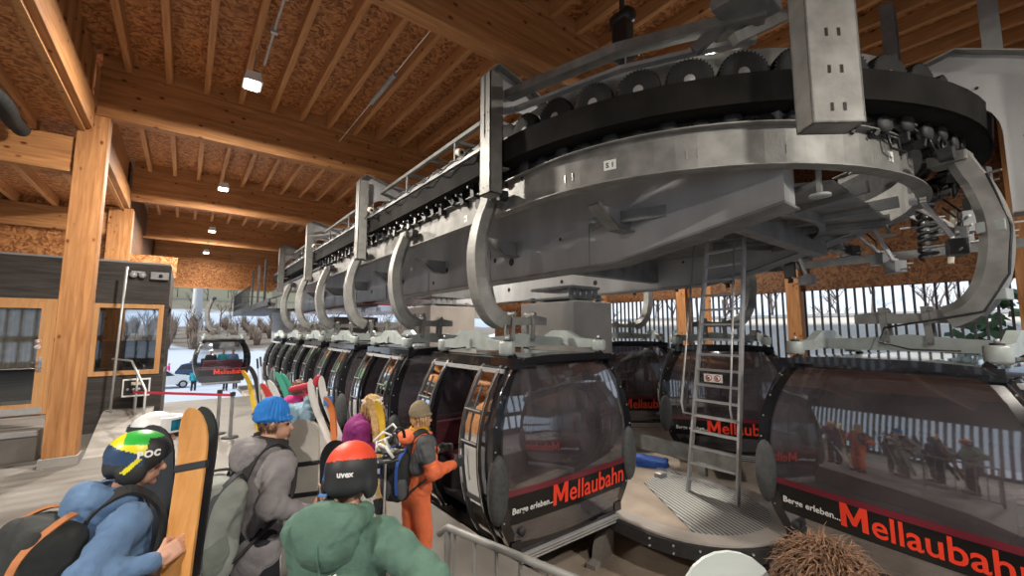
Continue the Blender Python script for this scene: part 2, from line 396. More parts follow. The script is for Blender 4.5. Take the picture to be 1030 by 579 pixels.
def pbounds(pr_):
    if pr_[0] == 'cap': r = max(pr_[3], pr_[4]); return np.minimum(pr_[1], pr_[2])-r, np.maximum(pr_[1], pr_[2])+r
    if pr_[0] == 'ell': r = pr_[2].max() if pr_[3] is not None else pr_[2]; return pr_[1]-r, pr_[1]+r
    r = np.linalg.norm(pr_[2]) if pr_[4] is not None else pr_[2]; return pr_[1]-r, pr_[1]+r
def pdist(p, P):
    if p[0] == 'cap':
        a, b, ra, rb = p[1:]; ab = b-a; L = max(ab@ab, 1e-9)
        t = np.clip(((P-a)@ab)/L, 0, 1); return np.linalg.norm(P-a-t[..., None]*ab, axis=-1)-(ra+(rb-ra)*t)
    if p[0] == 'ell':
        q = P-p[1]
        if p[3] is not None: q = q@np.array(p[3])
        return (np.linalg.norm(q/p[2], axis=-1)-1)*p[2].min()
    q = P-p[1]
    if p[4] is not None: q = q@np.array(p[4])
    d = np.abs(q)-(p[2]-p[3]); return np.linalg.norm(np.maximum(d, 0), axis=-1)+np.minimum(d.max(-1), 0)-p[3]
def sinnoise(P, freq, seed):
    rs = np.random.RandomState(seed); o = np.zeros(P.shape[:-1])
    for i in range(5):
        k = rs.normal(size=3); k = k/np.linalg.norm(k)*freq*rs.uniform(0.6, 1.5); o += np.sin(P@k+rs.uniform(0, 6.28)+1.3*o)
    return o/5
def sdf(prims, h=0.015, k=0.03, cut=None, noise=None, crease=None):
    lo = np.min([pbounds(p)[0] for p in prims], 0)-3*h-k*0.5; hi = np.max([pbounds(p)[1] for p in prims], 0)+3*h+k*0.5
    n = np.ceil((hi-lo)/h).astype(int)+1
    G = np.stack(np.meshgrid(*[lo[i]+np.arange(n[i])*h for i in range(3)], indexing='ij'), -1)
    D = None
    for p in prims:
        d = pdist(p, G)
        if D is None: D = d
        else:
            hh = np.clip(0.5+0.5*(d-D)/k, 0, 1); D = d*(1-hh)+D*hh-k*hh*(1-hh)
    if noise is not None:
        amp, fr, sd_ = noise; D = D+amp*sinnoise(G, fr, sd_)
    if crease is not None:
        a_, f_, s_ = crease; n1 = sinnoise(G*np.array((1, 1, 0.7)), f_, s_); n2 = sinnoise(G*np.array((1, 1, 1.3)), f_*1.7, s_+7)
        D = D+a_*np.exp(-(n1/0.09)**2)+a_*0.6*np.exp(-(n2/0.10)**2)-a_*0.8*n1
    for c in (cut or []): D = np.maximum(D, -pdist(c, G))
    return surface_nets(D, lo, h)
def soft(name, parts, material, parent=None, M=None, matfn=None, mats=None, flat=False):
    """parts: list of (V,F); joined into one smooth mesh"""
    V = []; F = []; b = 0
    for (v, f) in parts: V.append(v); F.append(f+b); b += len(v)
    V = np.concatenate(V); F = np.concatenate(F)
    me = bpy.data.meshes.new(name); me.from_pydata(V.tolist(), [], F.tolist())
    for m_ in (mats or [material]): me.materials.append(MAT[m_])
    if matfn is not None:
        c = V[F].mean(1); ix = matfn(c)
        me.polygons.foreach_set('material_index', np.asarray(ix, dtype=np.int32))
    me.polygons.foreach_set('use_smooth', np.full(len(F), not flat)); me.update()
    o = bpy.data.objects.new(name, me)
    if M is not None: o.matrix_local = M
    link(o, parent)
    if parent is not None: KIDS.setdefault(parent.name, []).append(o.name)
    return o

# ------------------------------------------------------------------ the hall: floor, pit, walls, roof
CX_, CY_ = 6.9, 4.1                      # centre of the turnaround
# queue platform (z = 0) ends along the cabin lane; the pit below runs under the cabins
fl = mb('floor_concrete')
edge = [(2.75, 24.0), (2.75, 4.2)]
for k in range(0, 11):
    a = math.radians(180+9*k); edge.append((CX_+4.25*math.cos(a)*1.0, CY_+4.25*math.sin(a)))
edge = [(2.75, 17.6), (2.75, 3.6), (2.9, 2.4), (3.3, 1.3), (4.0, 0.4), (5.0, -0.25), (6.2, -0.6), (14.0, -0.7)]
poly = [(-9.0, 17.6)] + edge + [(14.0, -9.0), (-9.0, -9.0)]
fl.prism(poly, 2, -1.1, 0.0)
struct('floor', fl)
struct('floor_pit', mb('concrete_pit').box(2.7, 14.2, -0.8, 30, -1.2, -0.98))

# ceiling: particle board on the joists, main roof and lower side roof
struct('ceiling', mb('osb').box(-1.85, 14.4, -9.2, 29.9, 7.44, 7.5))
struct('ceiling_side', mb('osb').box(-9.2, -1.75, -9.2, 17.6, 5.98, 6.04))
ws = mb('pine_z')
ws.box(-1.72, -1.64, -9, 10.5, 5.9, 7.44)
for k in range(38): ws.box(-1.64, -1.60, -8.8+k*0.52, -8.8+k*0.52+0.10, 6.3, 7.44)
ws.box(-1.72, -1.64, 10.9, 17.0, 5.9, 7.44).mat('osb_shaded').box(-1.72, -1.6, 17.0, 29.7, 4.6, 7.5)
struct('wall_clerestory', ws)
BY = [-7.9, -1.6, 4.62, 10.6, 16.95, 23.2, 29.5]
names = {0: 'behind the ladder of joists nearest the back wall', 1: 'over the near end of the turnaround', 2: 'passing over the conveyor bend, big and close', 3: 'carried by the front timber column', 4: 'second one beyond the front column', 5: 'third one beyond the front column, in shadow', 6: 'last one above the open end of the hall'}
for i, y in enumerate(BY):
    o = mb('glulam_x').box(-1.52, 14.2, y-0.13, y+0.13, 6.25, 7.2, 0.012).build('glulam_beam')
    tag(o, 'deep glued timber roof beam, '+names[i], 'roof beam', 'deep crossbeams of the main roof')
for i, y in enumerate([-1.6, 4.62, 10.65, 16.95]):
    o = mb('glulam_x').box(-9.0, -1.76, y-0.11, y+0.11, 5.12, 5.76, 0.01).build('glulam_beam')
    tag(o, ['lower side roof beam nearest the camera', 'lower side roof beam before the front column', 'lower side roof beam resting on the front timber column', 'lower side roof beam above the dark cabin wall'][i], 'roof beam', 'crossbeams of the low side roof')
# longitudinal beams on the column line
o = mb('glulam_y').box(-1.78, -1.54, -8.9, 10.46, 5.95, 6.5, 0.012).build('glulam_beam'); tag(o, 'long timber beam running overhead to the top of the front column', 'roof beam', 'edge beams on the column line')
o = mb('glulam_y').box(-1.76, -1.52, 10.95, 16.9, 5.95, 6.5, 0.012).build('glulam_beam'); tag(o, 'timber edge beam between the front column and the column behind it', 'roof beam', 'edge beams on the column line')
bay = ['nearest the back wall', 'right above the conveyor bend', 'between the nearest two crossbeams', 'just beyond the front column', 'in the shaded fourth bay', 'in the last bay at the open end']
for b in range(6):
    y0, y1 = BY[b]+0.13, BY[b+1]-0.13
    if b > 0: y0 -= 0.13
    src = None
    for k in range(26):
        x = -1.13+0.6*k
        if x > 13.9 or (b == 0 and x < 3): continue
        if src is None:
            src = mb('pine_y').box(-0.05, 0.05, 0, y1-y0+0.1, 0, 0.235).build('roof_joist'); c = src
        else: c = src.copy(); COL.objects.link(c)
        c.location = (x, y0, 7.2)
        tag(c, 'slim pine joist of the main roof, row '+bay[b], 'joist', 'roof joists '+bay[b])
for b, (y0, y1, t_) in enumerate([(-1.5, 4.5, 'nearest the camera'), (4.73, 10.54, 'in front of the column'), (10.76, 16.84, 'beyond the column')]):
    src = None
    for k in range(9):
        x = -2.3-0.75*k
        if src is None: src = mb('pine_y').box(-0.06, 0.06, 0, y1-y0, 0, 0.22).build('roof_joist'); c = src
        else: c = src.copy(); COL.objects.link(c)
        c.location = (x, y0, 5.76)
        tag(c, 'pine joist of the low side roof, row '+t_, 'joist', 'low side roof joists '+t_)
# nailer boards seen against the beams
tr = mb('pine_x')
for y in BY[2:6]: tr.box(-1.5, 14, y-0.16, y-0.13, 7.2, 7.44)
struct('trim_1', tr)
def column(x0, x1, y0, y1, z1, label, base=True):
    t = thing('timber_column', label, 'column', ((x0+x1)/2, (y0+y1)/2, 0), 0, 'square timber columns')
    hx, hy = (x1-x0)/2, (y1-y0)/2
    mb('glulam_z').box(-hx, hx, -hy, hy, 0.16, z1, 0.012).build('shaft', parent=t)
    mb('concrete').box(-hx-0.03, hx+0.03, -hy-0.03, hy+0.03, 0, 0.16, 0.01).build('plinth', parent=t)
    return t
cA = column(-1.75, -1.33, 10.5, 10.82, 6.25, 'thick square timber column standing beside the ticket cabin, front one')
b_ = mb('steel_dark')
for z in (6.4, 6.5, 6.6):
    for x in (0.24, 0.29): b_.cyl((x, -0.03, z), (x, -0.01, z), 0.018, n=8)
b_.build('bolts', parent=cA)
column(-1.97, -1.43, 16.8, 17.2, 5.95, 'timber column partly hidden behind the ticket cabin')
column(13.75, 14.15, 7.75, 8.1, 7.2, 'timber column on the slatted wall left of the ladder')
column(13.75, 14.15, 4.3, 4.65, 7.2, 'timber column on the slatted wall right of the ladder')
column(13.75, 14.15, 0.0, 0.35, 7.2, 'timber column on the slatted wall at the right edge')
column(13.75, 14.15, 11.3, 11.65, 7.2, 'timber column at the far end of the slatted wall')
o = mb('pine_z').bar((12.0, 6.1, -1.2), (12.4, 6.3, 4.2), 0.22, 0.22).build('timber_prop'); tag(o, 'orange timber prop leaning behind the ladder', 'prop')

# end fascia above the open end, far wall
struct('wall_end', mb('osb').box(-1.6, 14.2, 29.62, 29.7, 4.75, 7.5))
struct('trim_2', mb('pine_x').box(-1.6, 14.2, 29.55, 29.62, 6.18, 6.25).box(-1.6, 14.2, 23.0, 23.07, 6.15, 6.24).box(-1.6, 14.2, 29.5, 29.7, 4.68, 4.76))
struct('wall_right_end', mb('osb').box(14.0, 14.2, 11.6, 29.7, 3.55, 7.5).mat('osb').box(14.0, 14.2, 13.2, 19.5, -1.3, 3.55))
wr = mb('dark_board_y').box(14.0, 14.15, -9.0, 13.2, -1.3, 1.35); wr.mat('osb_shaded').box(14.0, 14.15, -9.0, 11.6, 3.55, 7.45)
wr.mat('osb_shaded').box(13.9, 14.1, -9.0, 13.2, 3.42, 3.75); struct('wall_right', wr)
def slat_window(n, axis, const, a0, a1, z0, z1, step, wdt, thick=0.06):
    fr = mb('steel_dark')
    def bx(u0, u1, z0_, z1_, d=thick):
        if axis == 'y': fr.box(const-d/2, const+d/2, u0, u1, z0_, z1_)
        else: fr.box(u0, u1, const-d/2, const+d/2, z0_, z1_)
    k = a0
    while k < a1: bx(k, k+wdt, z0, z1); k += step
    bx(a0, a1, z0-0.05, z0+0.03, 0.1); bx(a0, a1, z1-0.03, z1+0.05, 0.1)
    struct('window_%d' % n, fr)
slat_window(1, 'y', 14.02, -0.9, 13.2, 1.35, 3.45, 0.19, 0.045)
slat_window(2, 'y', 14.02, -9.0, -1.0, 1.35, 3.45, 0.38, 0.05)
# left outer wall and back wall: tall slatted openings that let the low sun in
struct('wall_left', mb('dark_board_y').box(-9.1, -9.0, -9, 17.6, 3.85, 6.0).box(-9.1, -9.0, -9, 17.6, -0.1, 0.25))
slat_window(3, 'y', -9.0, -9.0, 17.6, 0.25, 3.85, 0.34, 0.15)
wb = mb('dark_board_x').box(-9, 14, -9.1, -9.0, 3.5, 7.5).box(-9, 14, -9.1, -9.0, -0.1, 0.5).box(-9, 14, -9.1, -9.0, 1.65, 1.95); struct('wall_back', wb)
slat_window(4, 'x', -9.0, -9.0, 14.0, 1.95, 3.5, 0.55, 0.12)
slat_window(5, 'x', -9.0, -9.0, 14.0, 0.5, 1.65, 0.55, 0.12)

# ------------------------------------------------------------------ ticket cabin at the left, its raised slab, door and window
YB = 13.4
wbt = mb('dark_board_x')
wbt.box(-9, -3.62, YB, YB+0.12, 0.5, 3.9).box(-2.22, -1.66, YB, YB+0.12, 0.0, 3.9).box(-1.66, -0.42, YB, YB+0.12, 0.0, 1.26).box(-1.66, -0.42, YB, YB+0.12, 2.92, 3.9).box(-0.42, -0.34, YB, YB+0.12, 0, 3.9)
wbt.box(-3.62, -2.22, YB, YB+0.12, 2.98, 3.9); wbt.box(-0.42, -0.34, YB+0.12, 16.5, 0, 1.26).box(-0.42, -0.34, YB+0.12, 16.5, 2.92, 3.9).box(-0.42, -0.34, 15.9, 16.5, 1.26, 2.92).box(-9, -0.34, 16.4, 16.5, 0, 2.0); wbt.box(-9, -0.34, 16.4, 16.5, 2.9, 3.9)
wbt.mat('plastic_grey').box(-9, -0.36, YB+0.05, 16.45, 3.88, 3.95)
struct('wall_cabin', wbt)
struct('wall_gable', mb('osb').box(-9, -1.76, 16.95, 17.05, 3.95, 6.0).box(-1.52, -0.3, 16.9, 17.0, 3.95, 4.6))
struct('floor_slab', mb('concrete').box(-9, -1.95, 11.3, 16.5, -0.02, 0.5, 0.02))
struct('trim_3', mb('alu').box(-9, -1.95, 11.22, 11.30, 0.44, 0.52))
def framed(name, x0, x1, z0, z1, fw_, glassmat, depth=0.09):
    f = MB().mat('door_wood')
    f.box(x0, x0+fw_, YB-0.03, YB+depth, z0, z1).box(x1-fw_, x1, YB-0.03, YB+depth, z0, z1).box(x0+fw_, x1-fw_, YB-0.03, YB+depth, z1-fw_, z1).box(x0+fw_, x1-fw_, YB-0.03, YB+depth, z0, z0+fw_)
    o = f.build(name); o['kind'] = 'structure'
    g = mb(glassmat).box(x0+fw_, x1-fw_, YB+0.02, YB+0.035, z0+fw_, z1-fw_).build('pane', parent=o)
    return o
framed('window_6', -1.66, -0.42, 1.26, 2.92, 0.10, 'clear_glass')
d = framed('door_1', -3.62, -2.22, 0.52, 2.98, 0.09, 'clear_glass')
dl = MB().mat('door_wood'); x0, x1, z0, z1 = -3.55, -2.29, 0.54, 2.91
dl.box(x0, x0+0.16, YB-0.05, YB-0.032, z0, z1).box(x1-0.16, x1, YB-0.05, YB-0.032, z0, z1).box(x0+0.16, x1-0.16, YB-0.05, YB-0.032, z1-0.14, z1).box(x0+0.16, x1-0.16, YB-0.05, YB-0.032, z0, z0+0.22)
dl.build('door_leaf', parent=d)
mb('alu').box(x0, x1, YB-0.06, YB-0.05, z0, z0+0.14).build('kick_plate', parent=d)
mb('chrome').cyl((x0+0.1, YB-0.12, 1.5), (x1-0.05, YB-0.12, 1.5), 0.014).build('push_bar', parent=d)
mb('chrome').box(x1-0.12, x1-0.07, YB-0.07, YB-0.05, 1.42, 1.72).cyl((x1-0.095, YB-0.1, 1.62), (x1-0.22, YB-0.1, 1.62), 0.012).build('door_handle', parent=d)
st = mb('sticker')
for z in (2.02, 2.12, 2.0): pass
st.lathe([(0.05, -0.002), (0.05, 0.002)], (-2.45+0.0, YB-0.055, 2.06), 16, 'y'); st.mat('red_paint').lathe([(0.042, -0.003), (0.042, 0.003)], (-2.45, YB-0.056, 2.06), 16, 'y').mat('sticker').lathe([(0.03, -0.004), (0.03, 0.004)], (-2.45, YB-0.057, 2.06), 16, 'y')
st.mat('sticker').lathe([(0.05, -0.002), (0.05, 0.002)], (-2.45, YB-0.055, 1.94), 16, 'y'); st.mat('red_paint').bar((-2.48, YB-0.06, 1.91), (-2.42, YB-0.06, 1.97), 0.004, 0.012)
st.build('stickers', parent=d)
# curtain seen through the door, desk in the ticket window
cu = mb('off_white'); pts = [(-3.5+0.02*i, YB+0.25+0.035*math.sin(i*0.9)) for i in range(56)]
for a, b in zip(pts, pts[1:]): cu.add([(a[0], a[1], 1.5), (b[0], b[1], 1.5), (b[0], b[1], 2.85), (a[0], a[1], 2.85)], [(0, 1, 2, 3)], True)
o = cu.build('curtain'); tag(o, 'pale gathered curtain behind the glass of the cabin door', 'curtain')
o = mb('off_white').box(-1.6, -0.5, 13.9, 14.5, 1.2, 1.26).mat('plastic_black').box(-1.5, -1.1, 14.15, 14.2, 1.3, 1.7).box(-1.55, -1.35, 13.8, 14.0, 1.26, 1.4).box(-1.3, -1.2, 13.75, 13.8, 1.26, 1.5).build('ticket_desk'); tag(o, 'cluttered desk with a dark screen inside the ticket window', 'desk')
# signal box, camera, push-button box on the cabin wall
t = thing('signal_box', 'small grey signal box with a knob on top of the ticket cabin wall', 'signal box', (-0.55, YB-0.05, 3.62))
mb('plastic_grey').box(-0.17, 0.17, -0.06, 0.05, -0.09, 0.09, 0.01).build('housing', parent=t)
mb('plastic_black').lathe([(0.04, -0.09), (0.04, -0.06)], (0.02, 0, 0), 14, 'y').build('knob', parent=t)
t = thing('floodlight', 'pair of small round floodlights left of the signal box', 'floodlight', (-0.95, YB-0.05, 3.62))
for x in (-0.08, 0.08): mb('alu').lathe([(0.03, 0.05), (0.07, -0.02), (0.07, -0.06)], (x, 0, 0), 16, 'y').build('lamp_head', parent=t)
mb('alu').box(-0.12, 0.12, 0, 0.05, 0.05, 0.09).build('bracket', parent=t)
t = thing('control_panel', 'white push button panel on a post below the ticket window', 'control panel', (-0.78, YB-0.45, 1.0))
mb('sticker').box(-0.24, 0.24, -0.03, 0.06, -0.20, 0.20, 0.01).mat('plastic_black').box(-0.21, 0.21, -0.035, -0.03, -0.16, 0.17).build('housing', parent=t)
pbn = mb('alu')
for i in range(4): pbn.lathe([(0.028, -0.055), (0.028, -0.035)], (-0.14+0.095*i, 0, -0.03), 12, 'y')
pbn.mat('off_white').box(-0.09, 0.09, -0.045, -0.035, 0.06, 0.13); pbn.build('buttons', parent=t)
mb('galv_dark').cyl((0, 0.02, -1.0), (0, 0.02, -0.2), 0.03).build('post', parent=t)
# ramp and handrail beside the column
o = mb('concrete').prism([(10.9, 0), (13.35, 0), (13.35, 0.5), (12.9, 0.5)], 0, -1.3, -0.45).build('ramp'); tag(o, 'sloping concrete ramp behind the front timber column', 'ramp')
t = thing('handrail', 'grey tube handrail beside the ramp at the ticket cabin', 'handrail', (0, 0, 0))
mb('alu').tube([(-0.55, 11.6, 0), (-0.55, 11.6, 0.98), (-0.55, 11.7, 1.05), (-0.9, 13.0, 1.6), (-1.25, 13.2, 1.65)], 0.022).build('rail', parent=t)
mb('alu').tube([(-0.75, 12.6, 0.4), (-0.75, 12.6, 1.42)], 0.02).build('post', parent=t)
o = mb('alu').tube([(-1.18, 12.9, 0.3), (-1.12, 12.9, 3.75)], 0.025).build('conduit_pipe'); tag(o, 'thin vertical pipe on the right side of the front column', 'pipe')

# flexible duct under the low roof
pts = []; du = MB().mat('rubber')
prof = []
P0 = Vector((-2.60, 4.85, 5.62)); P1 = Vector((-2.30, 10.35, 5.62))
n = 90
pts = [P0.lerp(P1, i/n)+Vector((0.06*math.sin(i*0.2), 0, 0.02*math.sin(i*0.31))) for i in range(n+1)]
du.tube(pts, [0.10+0.012*(i % 2) for i in range(n+1)], 12)
o = du.build('air_hose'); tag(o, 'black corrugated hose running under the low side roof', 'hose')

# ------------------------------------------------------------------ hanging lamps
def hall_lamp(x, y, z, label, power):
    if x > -1.6: x = -1.13+0.6*round((x+1.13)/0.6)          # hung from a joist
    t = thing('hall_lamp', label, 'ceiling lamp', (x, y, z), 0, 'square twin hall lamps hung from the joists')
    mb('white_paint').prism([(-0.10, 0), (0.10, 0), (0.14, -0.16), (-0.14, -0.16)], 1, -0.19, 0.19).build('housing', parent=t)
    for s_ in (-1, 1):
        mb('lamp_glow').box(-0.10, 0.10, s_*0.09-0.075, s_*0.09+0.075, -0.175, -0.162).build('lens', parent=t)
    mb('galv_dark').cyl((0, 0, 0), (0.03, 0, 0.5), 0.008, n=6).cyl((0.03, 0, 0.5), (0.03, 0, 0.62), 0.02, n=8).build('rod', parent=t)
    l = bpy.data.lights.new('lamp_light', 'AREA'); l.shape = 'SQUARE'; l.size = 0.34; l.energy = power; l.color = (1.0, 0.93, 0.82)
    lo = bpy.data.objects.new('lamp_light', l); lo.location = (0, 0, -0.2); link(lo, t)
hall_lamp(0.79, 8.2, 6.7, 'twin square lamp glowing, nearest one below the joists', 520)
hall_lamp(0.63, 15.04, 6.7, 'twin square lamp glowing, second from the camera', 520)
hall_lamp(0.63, 21.4, 6.6, 'twin square lamp, third from the camera', 420)
hall_lamp(0.63, 27.6, 6.6, 'twin square lamp, farthest near the open end', 110)
for (x, y, l_) in ((5.8, 3.0, 'added fill lamp above the bend of the track'), (9.6, 8.0, 'added fill lamp on the far side of the station'), (-4.6, 2.0, 'added fill lamp behind the queue at the left'), (0.6, -3.0, 'added fill lamp behind the viewer'), (6.0, -4.5, 'added fill lamp near the back wall'), (6.6, 13.5, 'added fill lamp above the cabin row')):  # extra fill lamps, added only to brighten the hall
    hall_lamp(x, y, 5.4 if x < -1.6 else 6.7, l_, 90 if x == 5.8 else 380 if x < 2 else 480)
t = thing('tube_lamp', 'grey tube lamp strung on a cable between the joists', 'tube lamp', (2.75, 7.6, 6.95))
mb('plastic_grey').cyl((0, -0.62, 0), (0, 0.62, 0), 0.045, n=12).build('tube', parent=t)
mb('sticker').cyl((0, -2.86, 0.02), (0, 2.88, 0.02), 0.008, n=6).build('cable', parent=t)
t = thing('conduit_run', 'cable conduit with clips along the joist above the nearest lamp', 'conduit', (0.85, 6.6, 7.1))
mb('alu').cyl((0, -1.7, 0), (0, 1.8, 0), 0.02, n=8).build('tube', parent=t)
cl = mb('alu')
for y in (-1.0, -0.2, 0.7): cl.box(-0.05, 0.05, y-0.04, y+0.04, -0.05, 0.06, 0.01)
cl.build('clips', parent=t)

# ------------------------------------------------------------------ belt barrier
def barrier(x, y, label):
    t = thing('barrier_post', label, 'barrier post', (x, y, 0), 0, 'belt barrier posts')
    mb('steel_dark').lathe([(0.16, 0), (0.16, 0.02), (0.04, 0.035)], n=20).build('base', parent=t)
    mb('galv_dark').cyl((0, 0, 0.02), (0, 0, 0.90), 0.035).build('pole', parent=t)
    mb('plastic_black').box(-0.05, 0.05, -0.05, 0.05, 0.88, 0.97, 0.01).build('head', parent=t)
    return t
barrier(0.92, 11.05, 'grey barrier post holding the end of the red belt')
barrier(0.72, 11.6, 'second barrier post standing just behind the red belt end')
o = mb('red_belt').bar((0.88, 11.05, 0.90), (-0.78, 12.2, 0.98), 0.004, 0.055).build('barrier_belt'); tag(o, 'red barrier belt stretched towards the push button panel', 'barrier belt')
o = mb('belt_black').box(-0.2, 0.5, 11.9, 12.2, 0, 0.32, 0.03).build('step_block'); tag(o, 'low dark block on the floor behind the barrier', 'block')

# ------------------------------------------------------------------ outside: snow, hillside, road, trees, cars
def terr(x, y):
    if y < 18: z = -0.1
    elif y < 19: z = -0.1-2.6*(y-18)
    elif y < 55: z = -2.7
    elif y < 75: z = -2.7+3.5*(y-55)/20
    elif y < 100: z = 0.8+2.6*(y-75)/25
    elif y < 130: z = 3.4+5.0*(y-100)/30
    else: z = 8.4+0.34*(y-130)
    z += 0.25*math.sin(x*0.13+y*0.07)+0.15*math.sin(x*0.4+y*0.3)
    return z
def hill(x, y):
    return terr(x, y)
mt, nt, b = new_mat('hillside')
tc = N(nt, 'ShaderNodeTexCoord'); sp = N(nt, 'ShaderNodeSeparateXYZ'); nt.links.new(tc.outputs['Object'], sp.inputs[0])
no = N(nt, 'ShaderNodeTexNoise'); no.inputs['Scale'].default_value = 0.12; no.inputs['Detail'].default_value = 8; nt.links.new(tc.outputs['Object'], no.inputs['Vector'])
ad = N(nt, 'ShaderNodeMath', operation='MULTIPLY_ADD'); ad.inputs[1].default_value = 24.0; nt.links.new(no.outputs['Fac'], ad.inputs[0]); nt.links.new(sp.outputs[1], ad.inputs[2])
dv = N(nt, 'ShaderNodeMath', operation='DIVIDE'); dv.inputs[1].default_value = 260.0; nt.links.new(ad.outputs[0], dv.inputs[0])
r = ramp(nt, [(0.0, (0.60, 0.64, 0.72)), (0.31, (0.62, 0.66, 0.74)), (0.32, (0.22, 0.17, 0.13)), (0.42, (0.33, 0.28, 0.24)), (0.425, (0.5, 0.58, 0.72)), (0.49, (0.60, 0.66, 0.76)), (0.51, (0.24, 0.20, 0.15)), (0.60, (0.22, 0.21, 0.14)), (0.64, (0.15, 0.25, 0.09)), (1, (0.17, 0.29, 0.11))])
nt.links.new(dv.outputs[0], r.inputs[0]); nt.links.new(r.outputs[0], b.inputs['Base Color']); b.inputs['Roughness'].default_value = 0.95
g = mb('hillside'); xs = [-70+4*i for i in range(56)]; ys = [17.65, 18, 19, 20, 23, 26, 30, 35, 40, 45, 50, 55, 60, 65, 70, 75, 80, 85, 90, 95, 100, 107, 115, 123, 130, 145, 165, 190, 220, 260]
V = [(x, y, terr(x, y) if y > 18 else -0.1) for y in ys for x in xs]; nx = len(xs)
g.add(V, [(j*nx+i, j*nx+i+1, (j+1)*nx+i+1, (j+1)*nx+i) for j in range(len(ys)-1) for i in range(nx-1)], True)
o = g.build('ground_outside', fix=False); o['kind'] = 'structure'
# bank and hillside outside the slatted walls
def side_terr(x, y):
    d = x-14
    return -1.4 + (0.0 if d < 6 else 0.23*(d-6)) + 0.2*math.sin(y*0.4+x*0.3)
g = mb('snow'); xs = [14.3, 17, 20, 24, 30, 38, 48, 60]; ys = [-60+4*i for i in range(28)]
V = [(x, y, side_terr(x, y)) for y in ys for x in xs]; nx = len(xs)
g.add(V, [(j*nx+i, j*nx+i+1, (j+1)*nx+i+1, (j+1)*nx+i) for j in range(len(ys)-1) for i in range(nx-1)], True)
o = g.build('ground_side'); o['kind'] = 'structure'
struct('ground_plaza', mb('snow').box(-60, -9.1, -60, 17.6, -0.3, -0.12).box(-9.1, 14.3, -60, -9.1, -0.3, -0.12))
o = mb('concrete_white').box(26, 26.3, 0, 26, -1, 3.0).mat('plastic_grey').box(25.9, 26.4, 0, 26, 3.0, 3.15).build('boundary_wall'); tag(o, 'long pale wall outside beyond the slatted windows', 'wall')

def bare_tree(h, seed):
    rs = random.Random(seed); m_ = mb('bark')
    def br(p, d, L, r, lv):
        q = p+d*L; m_.tube([p, (p+q)/2+Vector((rs.uniform(-1, 1), rs.uniform(-1, 1), 0))*L*0.05, q], [r, r*0.8, r*0.6], 5)
        if lv == 0: return
        for k in range(4 if lv > 1 else 3):
            a = rs.uniform(0, 6.28); e = Vector((math.cos(a), math.sin(a), rs.uniform(0.5, 1.5))).normalized()
            br(p.lerp(q, rs.uniform(0.45, 1.0)), (d*0.5+e).normalized(), L*rs.uniform(0.45, 0.65), r*0.5, lv-1)
    br(Vector((0, 0, 0)), Vector((0, 0, 1)), h*0.5, h*0.018, 3); return m_
trees = [bare_tree(6, s_).build('bare_tree') for s_ in range(4)]
rs = random.Random(3); first = [True]*4
k = 0
def put_tree(i, x, y, z, s_, label, group):
    global first
    if first[i]: c = trees[i]; first[i] = False
    else: c = trees[i].copy(); COL.objects.link(c)
    c.location = (x, y, z); c.scale = (s_,)*3; c.rotation_euler = (0, 0, rs.uniform(0, 6))
    tag(c, label, 'tree', group)
def scatter(n, fx, sc_, zf, label, group, sep=4.6):
    done = []; tries = 0
    while len(done) < n and tries < 4000:
        tries += 1; x, y = fx(); s_ = rs.uniform(*sc_)
        if any((x-a)**2+(y-b)**2 < (sep*0.5*(s_+c))**2 for a, b, c in done) or abs(x-1.6) < 3 and abs(y-96) < 4: continue
        put_tree(len(done) % 4, x, y, zf(x, y)-0.1, s_, label, group); done.append((x, y, s_))
scatter(46, lambda: (rs.uniform(-12, 40), rs.uniform(70, 97)), (0.65, 1.1), terr, 'bare brown tree in the belt of trees on the slope below the road', 'bare trees below the road')
scatter(30, lambda: (rs.uniform(-18, 60), rs.uniform(122, 150)), (0.8, 1.4), terr, 'bare tree on the hillside above the snowy road', 'bare trees above the road')
def clump(seed):
    r_ = random.Random(seed); m_ = mb('brush')
    for k in range(46):
        a = r_.uniform(0, 6.28); b_ = r_.uniform(0, 0.55); c0 = Vector((r_.uniform(-.25, .25), r_.uniform(-.25, .25), 0)); e = c0+Vector((math.cos(a)*b_*1.5, math.sin(a)*b_*1.5, r_.uniform(1.0, 2.4)))
        m_.tube([c0, (c0+e)/2+Vector((0, 0, 0.2)), e], [0.05, 0.035, 0.01], 4)
    return m_.build('bare_shrub')
cls = [clump(90+i) for i in range(3)]; rb = random.Random(8); nb = [0]
for k in range(150):
    c = cls[k % 3] if k < 3 else cls[k % 3].copy()
    if k >= 3: COL.objects.link(c)
    y = 71+(k//25)*4.3+rb.uniform(-0.8, 0.8); x = -14+(k % 25)*2.5+rb.uniform(-0.3, 0.3); c.location = (x, y, terr(x, y)-0.1); c.rotation_euler = (0, 0, rb.uniform(0, 6)); c.scale = (rb.uniform(0.8, 1.3),)*3
    tag(c, 'twiggy brown shrub in the thicket on the slope below the road', 'shrub', 'bare shrubs below the road')
scatter(20, lambda: (rs.uniform(28, 44), rs.uniform(-6, 24)), (0.8, 1.3), side_terr, 'bare tree beyond the slatted windows of the hall', 'bare trees behind the slatted wall')
bs = mb('needles'); rr = random.Random(5)
for k in range(260):
    a = rr.uniform(0, 6.28); zz = rr.uniform(0, 2.8); R_ = 1.5*math.sqrt(max(0.05, 1-(zz/3)**2))*rr.uniform(0.7, 1)
    c = Vector((R_*math.cos(a), R_*math.sin(a), zz)); e = Vector((rr.uniform(-1, 1), rr.uniform(-1, 1), rr.uniform(-0.2, 1))).normalized()*0.35; f = e.orthogonal().normalized()*0.14
    bs.add([c-f, c+f, c+e+f*0.6, c+e-f*0.6], [(0, 1, 2, 3)])
o = bs.build('evergreen_bush', fix=False); o.location = (19.5, 0.8, 0.6); tag(o, 'green bush outside the slatted windows at the right edge', 'bush')

